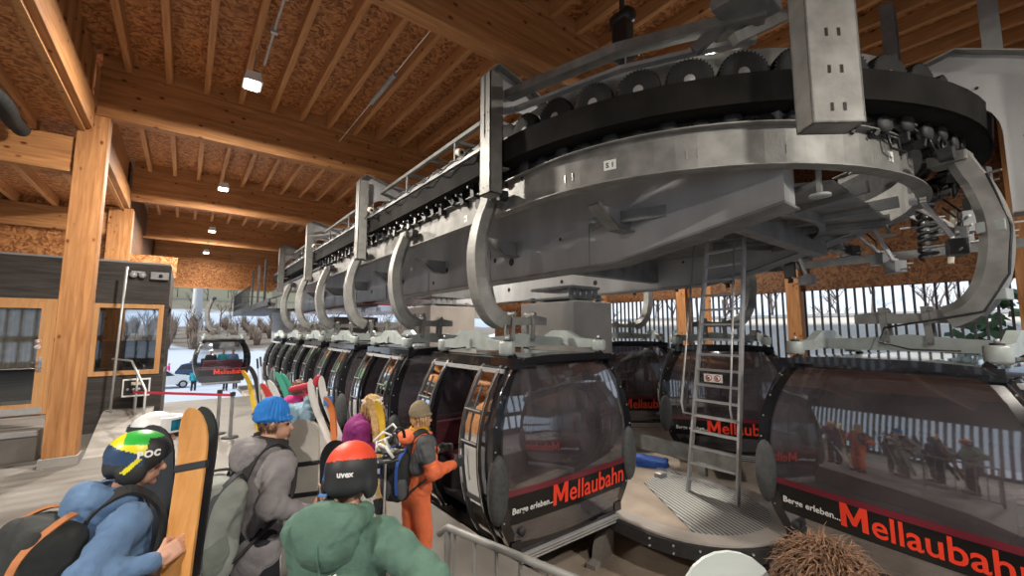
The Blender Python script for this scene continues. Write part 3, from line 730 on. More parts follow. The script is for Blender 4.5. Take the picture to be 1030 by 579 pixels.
def car(paint, label, loc, rz, group=None):
    t = thing('car', label, 'car', loc, rz, group)
    b_ = mb(paint); pr_ = [(-2.2, 0.35), (-2.25, 0.8), (-2.1, 1.0), (-1.75, 1.52), (-1.4, 1.62), (0.3, 1.6), (0.95, 1.12), (2.0, 0.92), (2.2, 0.7), (2.2, 0.35)]
    b_.prism(pr_, 1, -0.85, 0.85); b_.build('body', parent=t)
    g_ = mb('car_glass').prism([(-1.95, 1.05), (-1.7, 1.48), (0.25, 1.52), (0.8, 1.1)], 1, -0.87, 0.87); g_.add([(0.36, -0.75, 1.56), (0.98, -0.75, 1.14), (0.98, 0.75, 1.14), (0.36, 0.75, 1.56)], [(0, 1, 2, 3)]); g_.build('windows', parent=t)
    for x in (-1.35, 1.4):
        for s_ in (-1, 1): mb('rubber').cyl((x, s_*0.70, 0.33), (x, s_*0.90, 0.33), 0.33, n=16).mat('alu').cyl((x, s_*0.90, 0.33), (x, s_*0.91, 0.33), 0.2, n=12).build('wheel', parent=t)
    return t
car('white_paint', 'white car parked on the snow at the foot of the slope', (-1.3, 47.6, -2.7), math.radians(8))
car('helmet_navy', 'dark blue car parked behind the white one', (1.9, 55.0, -2.7), math.radians(-15))
cols = ['red_paint', 'white_paint', 'plastic_grey', 'helmet_navy', 'white_paint', 'red_paint', 'plastic_grey', 'steel_dark', 'white_paint', 'plastic_grey']
wh = ['red car first in the parked row right of the far cabin', 'white car behind the red one in the parked row', 'silver car in the middle of the parked row', 'dark car after the silver one in the parked row', 'white car parked left of the round tower', 'red car parked right of the round tower', 'silver car parked beyond the round tower', 'black car far up the parking row', 'white car far up the parking row', 'silver car last in the parking row']
for k in range(10): car(cols[k], wh[k], (11.5+k*4.0, 56+k*1.2, terr(10, 56+k*1.2)+0.1), math.radians(60), 'cars parked along the slope')
o = MB().mat('plastic_grey').cyl((4.42, 27.4, -2.8), (4.42, 27.4, 3.35), 0.47, n=32).build('round_tower'); tag(o, 'round pale grey steel tower under the end of the cableway deck', 'tower')
for x, y, h, l_ in ((1.6, 96, 16, 'tall pale cableway tower on the slope behind the hanging cabin'), (-4.5, 135, 22, 'distant cableway tower high on the green hillside')):
    t = thing('cableway_tower', l_, 'tower', (x, y, terr(x, y)))
    mb('alu').cyl((0, 0, 0), (0, 0, h), 0.9, 0.6, n=16).build('mast', parent=t)
    mb('alu').box(-4, 4, -0.3, 0.3, h-0.6, h).build('crossarm', parent=t)

# ------------------------------------------------------------------ the station machinery
def ring_path(R, y_far=26.0, step=6, a0=180, a1=360, back=True):
    p = []
    if y_far: p += [(CX_-R, y_far - (y_far-CY_)*i/14) for i in range(14)]
    a = a0
    while a <= a1+1e-6: p.append((CX_+R*math.cos(math.radians(a)), CY_+R*math.sin(math.radians(a)))); a += step
    if back: p += [(CX_+R, CY_+(22-CY_)*i/10) for i in range(1, 11)]
    return p
def lift(p, z): return [(a, b, z) for a, b in p]
def rad(a, R, z=0): t = math.radians(a); return Vector((CX_+R*math.cos(t), CY_+R*math.sin(t), z))

# guide rail: tall galvanised channel that runs straight, round the bend and back. sweep side +: outwards on the right hand
t = thing('guide_rail', 'tall galvanised guide rail curving round above the cabins', 'guide rail', (0, 0, 0))
mm = mb('galvanised')
sec = [(0.0, 0.0), (0.0, 0.5), (-0.10, 0.5), (-0.10, 0.485), (-0.015, 0.485), (-0.015, 0.015), (-0.16, 0.015), (-0.16, 0.0)]
mm.sweep(lift(ring_path(3.2, step=4), 4.0), [(-a, b) for a, b in sec][::-1] if True else sec, smooth=False)
rail = mm.build('rail', parent=t)
for i in range(9):      # short welded ticks and bolts on the rail face
    pass
jl = mb('alu')
for a in (188, 190, 214, 216, 232, 252, 254): 
    p = rad(a, 3.215, 4.22); jl.bar(p-Vector((0, 0, 0.05)), p+Vector((0, 0, 0.05)), 0.012, 0.012)
jl.build('weld_tabs', parent=t)
jn = mb('alu'); p = rad(276, 3.19, 4.0)
for z in (3.9, 4.06):
    for a in (274.5, 277.5): q = rad(a, 3.24, z+0.03); jn.cyl(q, q+(rad(a, 3.3, z+0.03)-q), 0.02, n=8)
jn.bar(rad(273.5, 3.18, 3.93), rad(278.5, 3.18, 3.93), 0.08, 0.03).bar(rad(273.5, 3.18, 4.09), rad(278.5, 3.18, 4.09), 0.08, 0.03).build('rail_joint', parent=t)
def wall_sign(name, a, z, w_, h_, txt, size, label, R=3.215, straight_y=None):
    if straight_y is not None: c = Vector((CX_-R, straight_y, z)); n = Vector((-1, 0, 0)); ex = Vector((0, -1, 0))
    else:
        c = rad(a, R, z); n = Vector((math.cos(math.radians(a)), math.sin(math.radians(a)), 0)); ex = Vector((-n.y, n.x, 0))
    M = frame_mat(c, ex, Vector((0, 0, 1)), n)
    s_ = mb('sticker'); s_.M = M; s_.box(-w_/2, w_/2, -h_/2, h_/2, 0, 0.004); s_.M = Matrix.Identity(4)
    s_.mat('text_black'); put_text(s_, txt, size, M @ Matrix.Translation((-w_*0.34, -size*0.35, 0.006)), ext=0.001, bold=0.002)
    o = s_.build(name); tag(o, label, 'sign'); return o
wall_sign('number_plate', 199, 4.25, 0.15, 0.12, 'S 1', 0.085, 'small white plate reading S 1 on the curved rail')
wall_sign('number_plate', 258, 4.27, 0.10, 0.12, '--', 0.08, 'small white plate with a red mark at the right end of the curved rail')
wall_sign('number_plate', 0, 4.2, 0.09, 0.11, '0', 0.07, 'small white plate on the straight rail between two hanger arms', straight_y=6.0)

# main girders and cross girders underneath
def girder(x0, x1, label, face, far=False):
    t = thing('box_girder', label, 'girder', (0, 0, 0), 0, None)
    g_ = mb('girder_grey')
    poly = [(26, 3.3), (4.7, 3.3), (3.5, 3.5), (1.45, 4.12), (1.45, 4.3), (26, 4.3)] if far else [(26, 3.3), (3.9, 3.3), (1.62, 3.66), (1.62, 4.75), (26, 4.75)]
    g_.prism(poly, 0, x0, x1); g_.build('web', parent=t)
    f_ = mb('galv_dark'); f_.prism([(26, 3.27), (4.7, 3.27), (3.5, 3.47), (1.4, 4.09), (1.4, 4.12), (3.5, 3.50), (4.7, 3.3), (26, 3.30)] if far else [(26, 3.27), (3.9, 3.27), (1.6, 3.63), (1.6, 3.66), (3.9, 3.30), (26, 3.30)], 0, x0-0.07, x1+0.07); f_.build('bottom_flange', parent=t)
    for y in (4.4, 7.1, 9.9, 12.8, 15.7, 18.6): mb('girder_grey').box(face-0.012*(1 if face < 6.9 else -1)-0.01, face+0.01, y-0.05, y+0.05, 3.31, 3.97).build('stiffener', parent=t)
    for (y, z, r_) in ((6.35, 3.62, 0.075), (6.9, 3.72, 0.05), (5.0, 3.84, 0.03), (7.6, 3.6, 0.07), (8.9, 3.75, 0.06), (9.6, 3.5, 0.05), (11.5, 3.7, 0.07), (14.1, 3.6, 0.07)):
        mb('eye_dark').cyl((face-0.006, y, z), (face+0.012, y, z), r_, n=20).build('hole', parent=t)
    return t
girder(4.95, 5.25, 'near grey box girder below the guide rail, tapering at the bend', 4.95)
girder(8.85, 9.15, 'far grey box girder on the other side of the ladder, tapering', 8.85, True)
for y, l_ in ((5.75, 'grey cross girder between the two box girders above the white pedestal'), (12.6, 'grey cross girder farther back above the beige pedestal'), (2.4, 'slim cross girder near the bend')):
    o = mb('galv_dark').box(5.25, 8.85, y-0.1, y+0.1, 3.42 if y > 3 else 3.6, 3.95).build('cross_girder'); tag(o, l_, 'girder')
o = mb('galv_dark').prism([(5.25, 5.65), (8.85, 5.65), (8.85, 1.9), (8.2, 1.35), (5.6, 1.35), (5.25, 1.9)], 2, 3.93, 3.97).build('deck_plate'); tag(o, 'grey deck plate roofing the space between the girders', 'plate')
# outriggers carrying the rail
src = None
for y in (3.6, 6.2, 9.0, 11.8, 14.6, 17.4, 20.2):
    t = thing('outrigger', 'tapered bracket carrying the guide rail off the near girder', 'bracket', (0, y, 0), 0, 'outriggers under the straight guide rail') if src is None else None
    if t:
        mb('girder_grey').prism([(4.2, 3.98), (4.97, 3.98), (4.97, 3.70), (4.62, 3.70)], 1, -0.02, 0.02).build('gusset', parent=t)
        mb('galvanised').prism([(4.18, 3.98), (4.18, 3.95), (4.60, 3.68), (4.97, 3.68), (4.97, 3.70), (4.61, 3.70), (4.22, 3.98)], 1, -0.10, 0.10).build('flange', parent=t); src = t
    else: t = copy_tree(src); t.location = (0, y, 0)
for a, l_ in ((240, 'bracket with a round shoe under the curved rail'), (300, 'bracket under the far part of the curved rail'), (325, 'last bracket under the far part of the curved rail')):
    t = thing('rail_bracket', l_, 'bracket', (0, 0, 0)); p = rad(a, 3.1, 3.9); q = rad(a, 2.2, 3.9)
    mb('galvanised').bar(p, q, 0.06, 0.05).bar(p+Vector((0, 0, -0.14)), p+Vector((0, 0, 0.15)), 0.04, 0.07).build('arm', parent=t)
    mb('cast_pale').lathe([(0.04, -0.02), (0.10, -0.01), (0.10, 0.015), (0.04, 0.02)], tuple(rad(a, 3.1, 3.75)), 18).build('shoe', parent=t)
# inner trusses of the bend seen from below
o = mb('galv_dark')
for a in (255, 275, 295, 315, 335): o.bar(rad(a, 0.9, 3.85), rad(a, 3.05, 3.95), 0.07, 0.14)
o.sweep(lift(ring_path(2.2, 0, 8, back=False), 3.8), [(-0.04, 0), (-0.04, 0.16), (0.04, 0.16), (0.04, 0)])
o = o.build('bend_frame'); tag(o, 'ring shaped steel frame inside the curved rail', 'frame')

# black cover strip in front of the tyre drive (its bend has its own, wider circle)
SX, SY = 7.84, 4.64
def srad(a, R, z=0): t = math.radians(a); return Vector((SX+R*math.cos(t), SY+R*math.sin(t), z))
def strip_path(R, y_far=24.0, step=4, a1=330):
    p = [(SX-R, y_far-(y_far-SY)*i/14) for i in range(14)]; a = 180
    while a <= a1: p.append((SX+R*math.cos(math.radians(a)), SY+R*math.sin(math.radians(a)))); a += step
    return p
c_ = mb('belt_black')
c_.sweep(lift(strip_path(4.40), 4.68), [(0.0, 0.0), (0.02, 0.32), (-0.02, 0.32), (-0.03, 0.0)])
c_.sweep(lift(strip_path(4.24), 4.68), [(-0.14, 0.0), (0.14, 0.0), (0.14, 0.02), (-0.14, 0.02)])
o = c_.build('cover_strip'); tag(o, 'wide black strip curving in front of the conveyor tyres', 'cover strip')
# back plate behind the tyres
o = mb('galvanised').sweep(lift(strip_path(3.86), 4.85), [(0, 0), (0, 0.76), (0.02, 0.76), (0.02, 0)]).sweep(lift(strip_path(3.80), 5.60), [(-0.08, 0), (0.06, 0), (0.06, 0.02), (-0.08, 0.02)]).build('back_plate'); tag(o, 'curved galvanised plate behind the conveyor tyres', 'plate')
# tyres
def tyre_proto():
    t = thing('conveyor_tyre', 'black ribbed conveyor tyre with grey rim standing behind the black strip', 'tyre', (0, 0, 0), 0, 'conveyor tyres along the track')
    tr_ = mb('rubber'); prof = [(0.16, -0.055), (0.235, -0.06), (0.25, -0.045), (0.255, 0), (0.25, 0.045), (0.235, 0.06), (0.16, 0.055)]
    tr_.lathe(prof, n=36, axis='y')
    for k in range(36):
        a = 2*math.pi*k/36; c = Vector((math.cos(a)*0.25, 0, math.sin(a)*0.25)); d_ = Vector((math.cos(a), 0, math.sin(a)))
        tr_.bar(c-Vector((0, 0.055, 0)), c+Vector((0, 0.055, 0)), 0.018, 0.022, up=d_)
    tr_.build('tread', parent=t)
    mb('alu').lathe([(0.02, -0.06), (0.10, -0.05), (0.15, -0.03), (0.165, -0.055), (0.165, 0.055), (0.15, 0.03), (0.05, 0.06)], n=24, axis='y').build('rim', parent=t)
    return t
t0 = tyre_proto(); cnt = 0
def put_tyre(p, rz):
    global cnt
    c = t0 if cnt == 0 else copy_tree(t0)
    cnt += 1; c.location = p; c.rotation_euler = (0, 0, rz)
da = math.degrees(0.56/4.05)
a = 180+da*0.3
while a < 325: put_tyre(srad(a, 4.08, 5.18), math.radians(a+90)); a += da
for k in range(22): put_tyre((SX-4.08, 4.9+0.56*k, 5.18), math.radians(90))
# chain of small pulleys and drive boxes between strip and rail
def pulley_proto():
    t = thing('drive_pulley', 'small dark pulley with belt hanging under the black strip', 'pulley', (0, 0, 0), 0, 'dark pulleys below the black strip')
    mb('steel_dark').lathe([(0.03, -0.07), (0.10, -0.06), (0.10, -0.035), (0.085, -0.02), (0.10, -0.005), (0.10, 0.02), (0.03, 0.05)], n=18, axis='y').build('wheel', parent=t)
    mb('plastic_black').box(-0.05, 0.05, 0.05, 0.16, -0.16, 0.06).cyl((0, 0, 0), (0, 0.25, 0), 0.025, n=8).tube([(0.09, 0, 0.02), (0.26, 0, -0.08), (0.42, 0, 0.03)], 0.016, 6).tube([(0.09, 0.02, -0.03), (0.26, 0.02, 0.1), (0.42, 0.02, -0.02)], 0.016, 6).build('bearing', parent=t)
    mb('steel_dark').box(-0.02, 0.02, -0.05, 0.05, -0.2, -0.08).build('tab', parent=t)
    return t
p0 = pulley_proto(); cnt = 0
a = 183
while a < 320:
    c = p0 if cnt == 0 else copy_tree(p0); cnt += 1; c.location = srad(a, 4.12, 4.56+0.05*(cnt % 2)); c.rotation_euler = (0, 0.4*(cnt % 3), math.radians(a+90)); a += 4.6
for k in range(30):
    c = copy_tree(p0); cnt += 1; c.location = (SX-4.12, 4.9+0.36*k, 4.56+0.05*(cnt % 2)); c.rotation_euler = (0, 0.4*(cnt % 3), math.radians(90))
# launching rail / dark lower ring and inner machinery
o = mb('steel_dark').sweep(lift(strip_path(4.0), 4.56), [(-0.03, 0), (0.12, 0), (0.12, 0.08), (-0.03, 0.08)]).sweep(lift(strip_path(3.6), 4.56), [(-0.02, 0), (-0.02, 0.8), (0.02, 0.8), (0.02, 0)]).build('running_rail'); tag(o, 'dark running rail inside the tyre conveyor', 'rail')
rs = random.Random(11)
for k in range(16):
    a = 190+k*9.5; t = thing('gear_motor', 'dark gear motor bolted above the tyre conveyor', 'motor', srad(190+k*8, 3.5, 5.45), math.radians(190+k*8), 'gear motors above the tyre conveyor')
    mb('plastic_black').cyl((-0.1, 0, 0), (0.16, 0, 0), 0.07, n=12).box(-0.22, -0.1, -0.08, 0.08, -0.09, 0.07, 0.01).build('motor_body', parent=t)
    mb('galv_dark').box(-0.2, 0.1, -0.1, 0.1, -0.13, -0.10).bar((0.05, 0.06, -0.1), (0.05, 0.06, 0.30), 0.02, 0.02).build('mount', parent=t)
    mb('plastic_grey').tube([(0.1, 0, 0.05), (0.14, 0.1, 0.22), (0.0, 0.2, 0.26), (-0.1, 0.26, 0.1)], 0.018, 6).build('cable', parent=t)

# top walkway frame: square trays and tubes
def tray(path, z, name, label, w_=0.14, h_=0.10, m_='galvanised'):
    o = mb(m_).sweep(lift(path, z), [(-w_/2, 0), (-w_/2, h_), (w_/2, h_), (w_/2, 0)]).build(name); return tag(o, label, 'beam')
tray([(3.55, 4.8), (3.70, 4.2), (4.03, 3.04), (4.47, 2.25), (4.83, 1.65)], 5.70, 'cable_tray', 'pale galvanised beam along the top of the near bend', 0.16, 0.12)
tray([(3.72, 4.7), (3.86, 4.2), (4.17, 3.10), (4.60, 2.35), (4.95, 1.8)], 5.58, 'cable_tray', 'lower bright tray under the top beam of the bend', 0.10, 0.05, 'alu')
tray([(3.72, 24.0), (3.72, 5.0)], 5.72, 'top_tube', 'long galvanised top tube along the straight track', 0.07, 0.07)
tray([(4.22, 24.0), (4.22, 5.0)], 5.72, 'top_tube', 'second top tube running parallel behind the first', 0.07, 0.07)
tray([(3.45, 24.0), (3.45, 5.0)], 5.05, 'top_tube', 'lower longitudinal tube behind the portal posts', 0.06, 0.06, 'galv_dark')
tray([(4.8, 24.0), (4.8, 3.6)], 5.62, 'top_tube', 'dark beam behind the top tubes', 0.12, 0.16, 'steel_dark')
tray([(5.4, 24.0), (5.4, 2.2)], 4.35, 'inner_beam', 'dark longitudinal beam behind the guide rail', 0.25, 0.7, 'steel_dark')
tray([(9.6, 24.0), (9.6, 3.0)], 4.35, 'inner_beam', 'dark longitudinal beam on the far side of the station', 0.25, 0.9, 'steel_dark')
t = thing('rung_frame', 'row of cross rungs between the long top tubes', 'frame', (3.72, 5.4, 5.73))
for k in range(18):
    y = k*1.05; mb('galv_dark').box(0, 1.05, y-0.03, y+0.03, 0, 0.06).build('rung', parent=t)
    if k % 2: mb('galv_dark').bar((0, y, -0.38), (0, y, 0.06), 0.04, 0.04).build('strut', parent=t)
# cords, clamps and bobbins hanging along the tubes
o = mb('plastic_black')
for k in range(14):
    y = 5.2+k*1.3; o.tube([(3.3, y, 5.08), (3.28, y+0.3, 4.98), (3.3, y+0.65, 5.06), (3.29, y+1.0, 4.97), (3.3, y+1.3, 5.08)], 0.012, 6)
o = o.build('cable_loops'); tag(o, 'black cables looping along the lower tube', 'cable')
for k, y in enumerate((5.35, 9.3, 14.6)):
    o = mb('off_white').cyl((3.2, y, 5.02), (3.2, y+0.10, 5.06), 0.06, n=16).mat('plastic_black').cyl((3.2, y-0.01, 5.02), (3.2, y+0.12, 5.06), 0.03, n=10).build('cream_bobbin')
    tag(o, ['cream bobbin on the cable just left of the nearest portal post', 'cream bobbin on the cable left of the second portal post', 'small cream bobbin far down the cable'][k], 'bobbin')

def portal(loc, rz, label, z0, ztop, slots=False, arm=1.6, w_=0.22, d_=0.26):
    """local x points towards the track centre; post at x=0"""
    t = thing('portal_bracket', label, 'bracket', loc, rz, None)
    p = mb('galvanised')
    # open channel post: web outside, two flanges, end plate
    p.box(-0.11, -0.095, -d_/2, d_/2, z0, ztop).box(-0.11, 0.11, -d_/2, -d_/2+0.015, z0, ztop).box(-0.11, 0.11, d_/2-0.015, d_/2, z0, ztop).box(-0.11, 0.11, -d_/2, d_/2, z0, z0+0.015)
    p.box(0.095, 0.11, -d_/2, d_/2, z0, z0+(ztop-z0)*0.62); p.build('post', parent=t)
    for k in range(5):
        z = z0+0.1+k*(ztop-z0)*0.15
        for y in (-0.05, 0.05) if slots else (-0.07, 0.03):
            if slots: mb('eye_dark').box(-0.114, -0.108, y-0.012, y+0.012, z, z+0.07).build('slot', parent=t)
            else: mb('eye_dark').cyl((-0.114, y, z), (-0.108, y, z), 0.012, n=8).build('hole', parent=t)
    a_ = mb('girder_grey')
    # cranked arm: plate with rounded inside corner
    zt = ztop; n_ = 8; r_ = 0.22
    poly = [(-0.11, zt), (0.05, zt+0.16), (0.75, zt-0.02), (arm, zt-0.34), (arm, zt-0.56), (0.62, zt-0.36)]
    for i in range(n_+1):
        q = math.pi/2*i/n_; poly.append((0.11+0.5-0.5*math.sin(q), zt-0.78+0.44*math.cos(q)-0.04))
    poly.append((0.11, zt-0.95)); poly.append((-0.11, zt-0.95))
    a_.prism(poly, 1, -0.015, 0.015); a_.build('arm_plate', parent=t)
    f_ = mb('galvanised')
    f_.bar((-0.1, 0, zt), (0.05, 0, zt+0.16), d_, 0.015).bar((0.05, 0, zt+0.16), (0.75, 0, zt-0.02), d_, 0.015).bar((0.75, 0, zt-0.02), (arm, 0, zt-0.34), d_, 0.015)
    f_.build('arm_flange', parent=t)
    g_ = mb('galvanised')
    for z in (4.6, 4.86):
        if z > z0: g_.bar((0.1, 0, z), (0.28, 0, z+0.02), 0.12, 0.03)
    g_.build('lugs', parent=t)
    return t
portal((3.28, 4.68, 0), 0, 'nearest portal bracket, square post left of the bend', 4.18, 5.95)
for y, l_ in ((10.15, 'second portal bracket along the straight track'), (15.6, 'third portal bracket along the straight track'), (20.9, 'fourth portal bracket, near the open end')):
    portal((3.25, y, 0), 0, l_, 4.0, 5.95)
a = 229; portal(rad(a, 4.1), math.radians(a+180), 'big slotted portal bracket hanging in front of the bend', 4.0, 6.2, slots=True, w_=0.3, d_=0.42)
a = 277; 
t = thing('portal_bracket', 'broad grey plate bracket at the right edge above the bend', 'bracket', rad(a, 4.12), math.radians(a+180))
pl = mb('girder_grey'); poly = [(-0.2, 3.62), (-0.2, 5.38), (0.45, 5.72), (1.5, 5.45), (1.5, 5.28), (1.0, 5.25)]
for i in range(9): q = math.pi/2*i/8; poly.append((0.14+0.86-0.86*math.sin(q), 4.60+0.65*math.cos(q)))
poly += [(0.14, 3.62)]
pl.prism(poly, 1, -0.02, 0.02); pl.build('arm_plate', parent=t)
mb('galvanised').bar((-0.2, 0, 3.6), (-0.2, 0, 5.38), 0.3, 0.015, up=(1, 0, 0)).bar((-0.2, 0, 5.38), (0.45, 0, 5.72), 0.3, 0.015).bar((0.45, 0, 5.72), (1.5, 0, 5.45), 0.3, 0.015).bar((-0.2, 0, 3.62), (0.14, 0, 3.62), 0.3, 0.015).build('arm_flange', parent=t)
mb('eye_dark').cyl((-0.02, -0.03, 3.9), (-0.02, 0.03, 3.9), 0.018, n=8).cyl((-0.02, -0.03, 4.5), (-0.02, 0.03, 4.5), 0.018, n=8).cyl((0.3, -0.03, 5.2), (0.3, 0.03, 5.2), 0.018, n=8).build('holes', parent=t)
# overhead braces near the big bracket
br = [((4.6, 1.9, 5.5), (5.6, 1.5, 6.15), 'galvanised', 'angled brace beside the big slotted bracket'), ((5.0, 2.1, 5.3), (6.6, 1.1, 5.3), 'galv_dark', 'slim dark brace right of the big slotted bracket'), ((5.4, 2.4, 5.6), (7.3, 0.9, 5.25), 'galv_dark', 'slim tube brace leading to the right plate bracket'), ((4.5, 2.3, 5.55), (4.9, 1.2, 6.3), 'galv_dark', 'steep brace above the tyres')]
for p, q, m_, l_ in br:
    o = mb(m_).bar(p, q, 0.09, 0.12).build('brace'); tag(o, l_, 'brace')
o = mb('galv_dark').box(4.3, 4.9, 1.5, 2.0, 5.75, 5.92, 0.02).mat('steel_dark').box(4.28, 4.92, 1.48, 2.02, 5.92, 5.94).build('junction_case'); tag(o, 'square galvanised case on top of the bend beam', 'case')
# hoist hanging from the roof
t = thing('chain_hoist', 'black hoist hanging from the roof above the bend', 'hoist', (4.45, 3.25, 6.3))
mb('plastic_black').box(-0.10, 0.10, -0.12, 0.12, -0.18, 0.18, 0.04).lathe([(0.07, -0.17), (0.11, -0.13), (0.11, 0.13), (0.07, 0.17)], (0, 0, 0.22), 16, 'y').build('body', parent=t)
mb('steel_dark').box(-0.15, 0.15, -0.15, 0.15, -0.34, -0.20, 0.02).bar((0.12, 0.1, -0.9), (0.12, 0.1, -0.2), 0.04, 0.04).bar((-0.12, -0.1, -0.9), (-0.12, -0.1, -0.2), 0.04, 0.04).build('frame', parent=t)
mb('steel_dark').bar((0, 0, 0.3), (0, 0, 0.9), 0.05, 0.05).build('hook', parent=t)
for x, y, l_ in ((8.3, 1.15, 'dark steel hanger dropping from the roof at the upper right'), (7.55, 0.15, 'dark steel hanger at the top right corner')):
    o = mb('galv_dark').box(x-0.10, x+0.10, y-0.02, y+0.02, 5.6, 7.3).box(x-0.12, x-0.10, y-0.08, y+0.08, 5.6, 7.3).box(x+0.10, x+0.12, y-0.08, y+0.08, 5.6, 7.3).build('roof_hanger'); tag(o, l_, 'hanger')
# springs, dampers and gear at the right of the bend
def coil(a_, b_, R_, r_, n_):
    a_ = Vector(a_); b_ = Vector(b_); d_ = (b_-a_); u = d_.normalized().orthogonal().normalized(); v = d_.normalized().cross(u); P = []
    for i in range(n_*14+1): t_ = i/14*2*math.pi; P.append(a_+d_*(i/(n_*14))+u*math.cos(t_)*R_+v*math.sin(t_)*R_)
    return P
for i, (p, q, R_, l_) in enumerate([((7.35, 1.35, 4.62), (7.55, 1.15, 5.05), 0.10, 'thick black coil spring under the black strip at the right'), ((8.1, 0.95, 3.3), (8.25, 0.95, 4.2), 0.09, 'long black coil spring beside the hanger arm of the right cabin')]):
    t = thing('coil_spring', l_, 'spring', (0, 0, 0)); mb('steel_dark').tube(coil(p, q, R_, 0.022, 9), 0.024, 8).build('coil', parent=t)
    mb('alu').cyl(p, q, 0.03, n=10).build('rod', parent=t)
o = mb('off_white').bar((8.15, 0.75, 3.2), (8.5, 0.7, 4.0), 0.06, 0.03).build('cream_lever'); tag(o, 'cream coloured lever beside the coil spring', 'lever')
for i in range(9):
    rs = random.Random(40+i); a = 283+i*7.5; z = 3.35+0.22*(i % 4)
    t = thing('switch_unit', 'grey switch unit with rods mounted below the far bend', 'switch unit', rad(a, 3.55+0.15*(i % 2), z), math.radians(a), 'switch units below the far bend')
    mb('plastic_grey' if i % 3 else 'plastic_black').box(-0.09, 0.09, -0.13, 0.13, -0.1, 0.1, 0.01).build('case', parent=t)
    mb('alu').cyl((-0.3, 0.1, 0.05), (0.35, 0.12, 0.08), 0.014, n=8).cyl((0, -0.3, -0.05), (0.02, 0.3, -0.05), 0.012, n=8).lathe([(0.05, 0.1), (0.05, 0.14)], (0, 0, 0), 12).bar((0, 0, 0.08), (-0.30-0.15*(i % 2), 0, 4.06-z), 0.04, 0.05).build('rods', parent=t)
    mb('plastic_black').tube([(0, 0.1, 0.1), (0.1, 0.2, 0.35), (-0.05, 0.3, 0.6)], 0.014, 6).build('cable', parent=t)
o = mb('galvanised').cyl((7.7, 1.3, 4.62), (8.4, 0.7, 4.75), 0.035, n=12).build('push_rod'); tag(o, 'pale push rod at the top of the right hanger arm', 'rod')
o = mb('galv_dark').box(10.25, 10.5, 3.0, 22, 3.78, 3.95).box(10.7, 10.75, -2, 20, 3.65, 3.8).box(10.0, 10.9, -0.5, -0.4, 3.5, 3.9).build('far_rail'); tag(o, 'dark horizontal rails on the far side of the station', 'rail')
src = None
for k in range(8):
    c = mb('steel_dark').box(-0.06, 0.06, -0.10, 0.10, -0.25, 0.12, 0.01).cyl((0, 0, -0.35), (0, 0, -0.2), 0.05, n=12).build('guide_roller') if src is None else src.copy()
    if src is None: src = c
    else: COL.objects.link(c)
    c.location = (10.4, 3.4+k*1.35, 3.68); tag(c, 'dark guide roller hanging from the far rails', 'roller', 'guide rollers on the far rails')
for k in range(7):
    rs = random.Random(60+k); x, y, z = 7.9+0.16*k, 0.6-0.05*k, 3.5+0.22*(k % 5)
    t = thing('valve_unit', 'grey mechanical unit with bolts below the right plate bracket', 'valve', (x, y, z), 0.3*k, 'mechanical units below the right plate bracket')
    mb('plastic_grey' if k % 2 else 'galv_dark').box(-0.08, 0.08, -0.06, 0.06, -0.14, 0.14, 0.01).build('case', parent=t)
    mb('alu').cyl((-0.2, 0.02, 0.05), (0.2, 0.02, 0.05), 0.016, n=8).cyl((-0.16, 0, -0.06), (0.18, 0, -0.06), 0.012, n=8).build('rods', parent=t)

# service platform hanging over the open end
t = thing('service_platform', 'dark service deck with cage railing at the far end of the track', 'platform', (0, 0, 0))
mb('steel_dark').box(2.7, 4.6, 24.2, 35.5, 3.32, 3.42).box(2.6, 2.9, 19.5, 24.2, 3.32, 3.42).box(2.65, 2.72, 19.5, 35.5, 3.25, 3.6).build('deck', parent=t)
rl = mb('steel_dark')
for k in range(26):
    y = 26.5+k*0.36; rl.bar((2.68, y, 3.4), (2.68, y, 4.7), 0.025, 0.025)
for k in range(6): rl.bar((2.68+0.36*k, 35.5, 3.4), (2.68+0.36*k, 35.5, 4.7), 0.025, 0.025)
for z in (3.9, 4.7): rl.bar((2.68, 26.5, z), (2.68, 35.5, z), 0.04, 0.04).bar((2.68, 35.5, z), (4.5, 35.5, z), 0.04, 0.04)
for k in range(3): rl.bar((2.68, 21+k*2.2, 3.4), (2.68, 21+k*2.2, 5.4), 0.09, 0.09)
rl.build('railing', parent=t)
mb('cabin_maroon').box(4.7, 8.7, 14.2, 24, 3.16, 3.22).build('underside', parent=t)

# pedestals
def pedestal(x0, x1, y0, y1, z1, label, white=True):
    t = thing('pedestal', label, 'pedestal', (0, 0, 0))
    p = MB().mat('concrete_white' if white else 'concrete_beige').box(x0, x1, y0, y1, -1.2, z1, 0.02); p.build('block', parent=t)
    h_ = mb('galv_dark').box(x0+0.1, x1-0.1, y0+0.1, y1-0.1, z1+0.06, z1+0.10)
    for x in (x0+0.2, x1-0.2):
        for y in (y0+0.2, y1-0.2): h_.cyl((x, y, z1), (x, y, z1+0.14), 0.07, n=12)
    for k in range(5): h_.bar((x0+0.25+k*0.2, y0+0.3, z1+0.1), (x0+0.25+k*0.2, y0+0.3, z1+0.32), 0.03, 0.14)
    h_.box(x0+0.15, x1-0.15, y0+0.2, y1-0.2, z1+0.30, z1+0.36); h_.build('bearing_plate', parent=t)
    return t
pedestal(6.45, 7.7, 6.15, 7.9, 2.93, 'pale concrete pedestal behind the front cabin carrying the girders')
t = pedestal(6.2, 7.9, 12.2, 14.0, 3.1, 'beige concrete pedestal farther back between two hanger arms', False)
bxm = mb('galv_dark')
for y in (12.7, 13.4): bxm.box(6.1, 6.2, y-0.15, y+0.15, 2.62, 2.85).cyl((6.1, y, 2.72), (6.06, y, 2.72), 0.08, n=10)
bxm.build('bolt_boxes', parent=t)
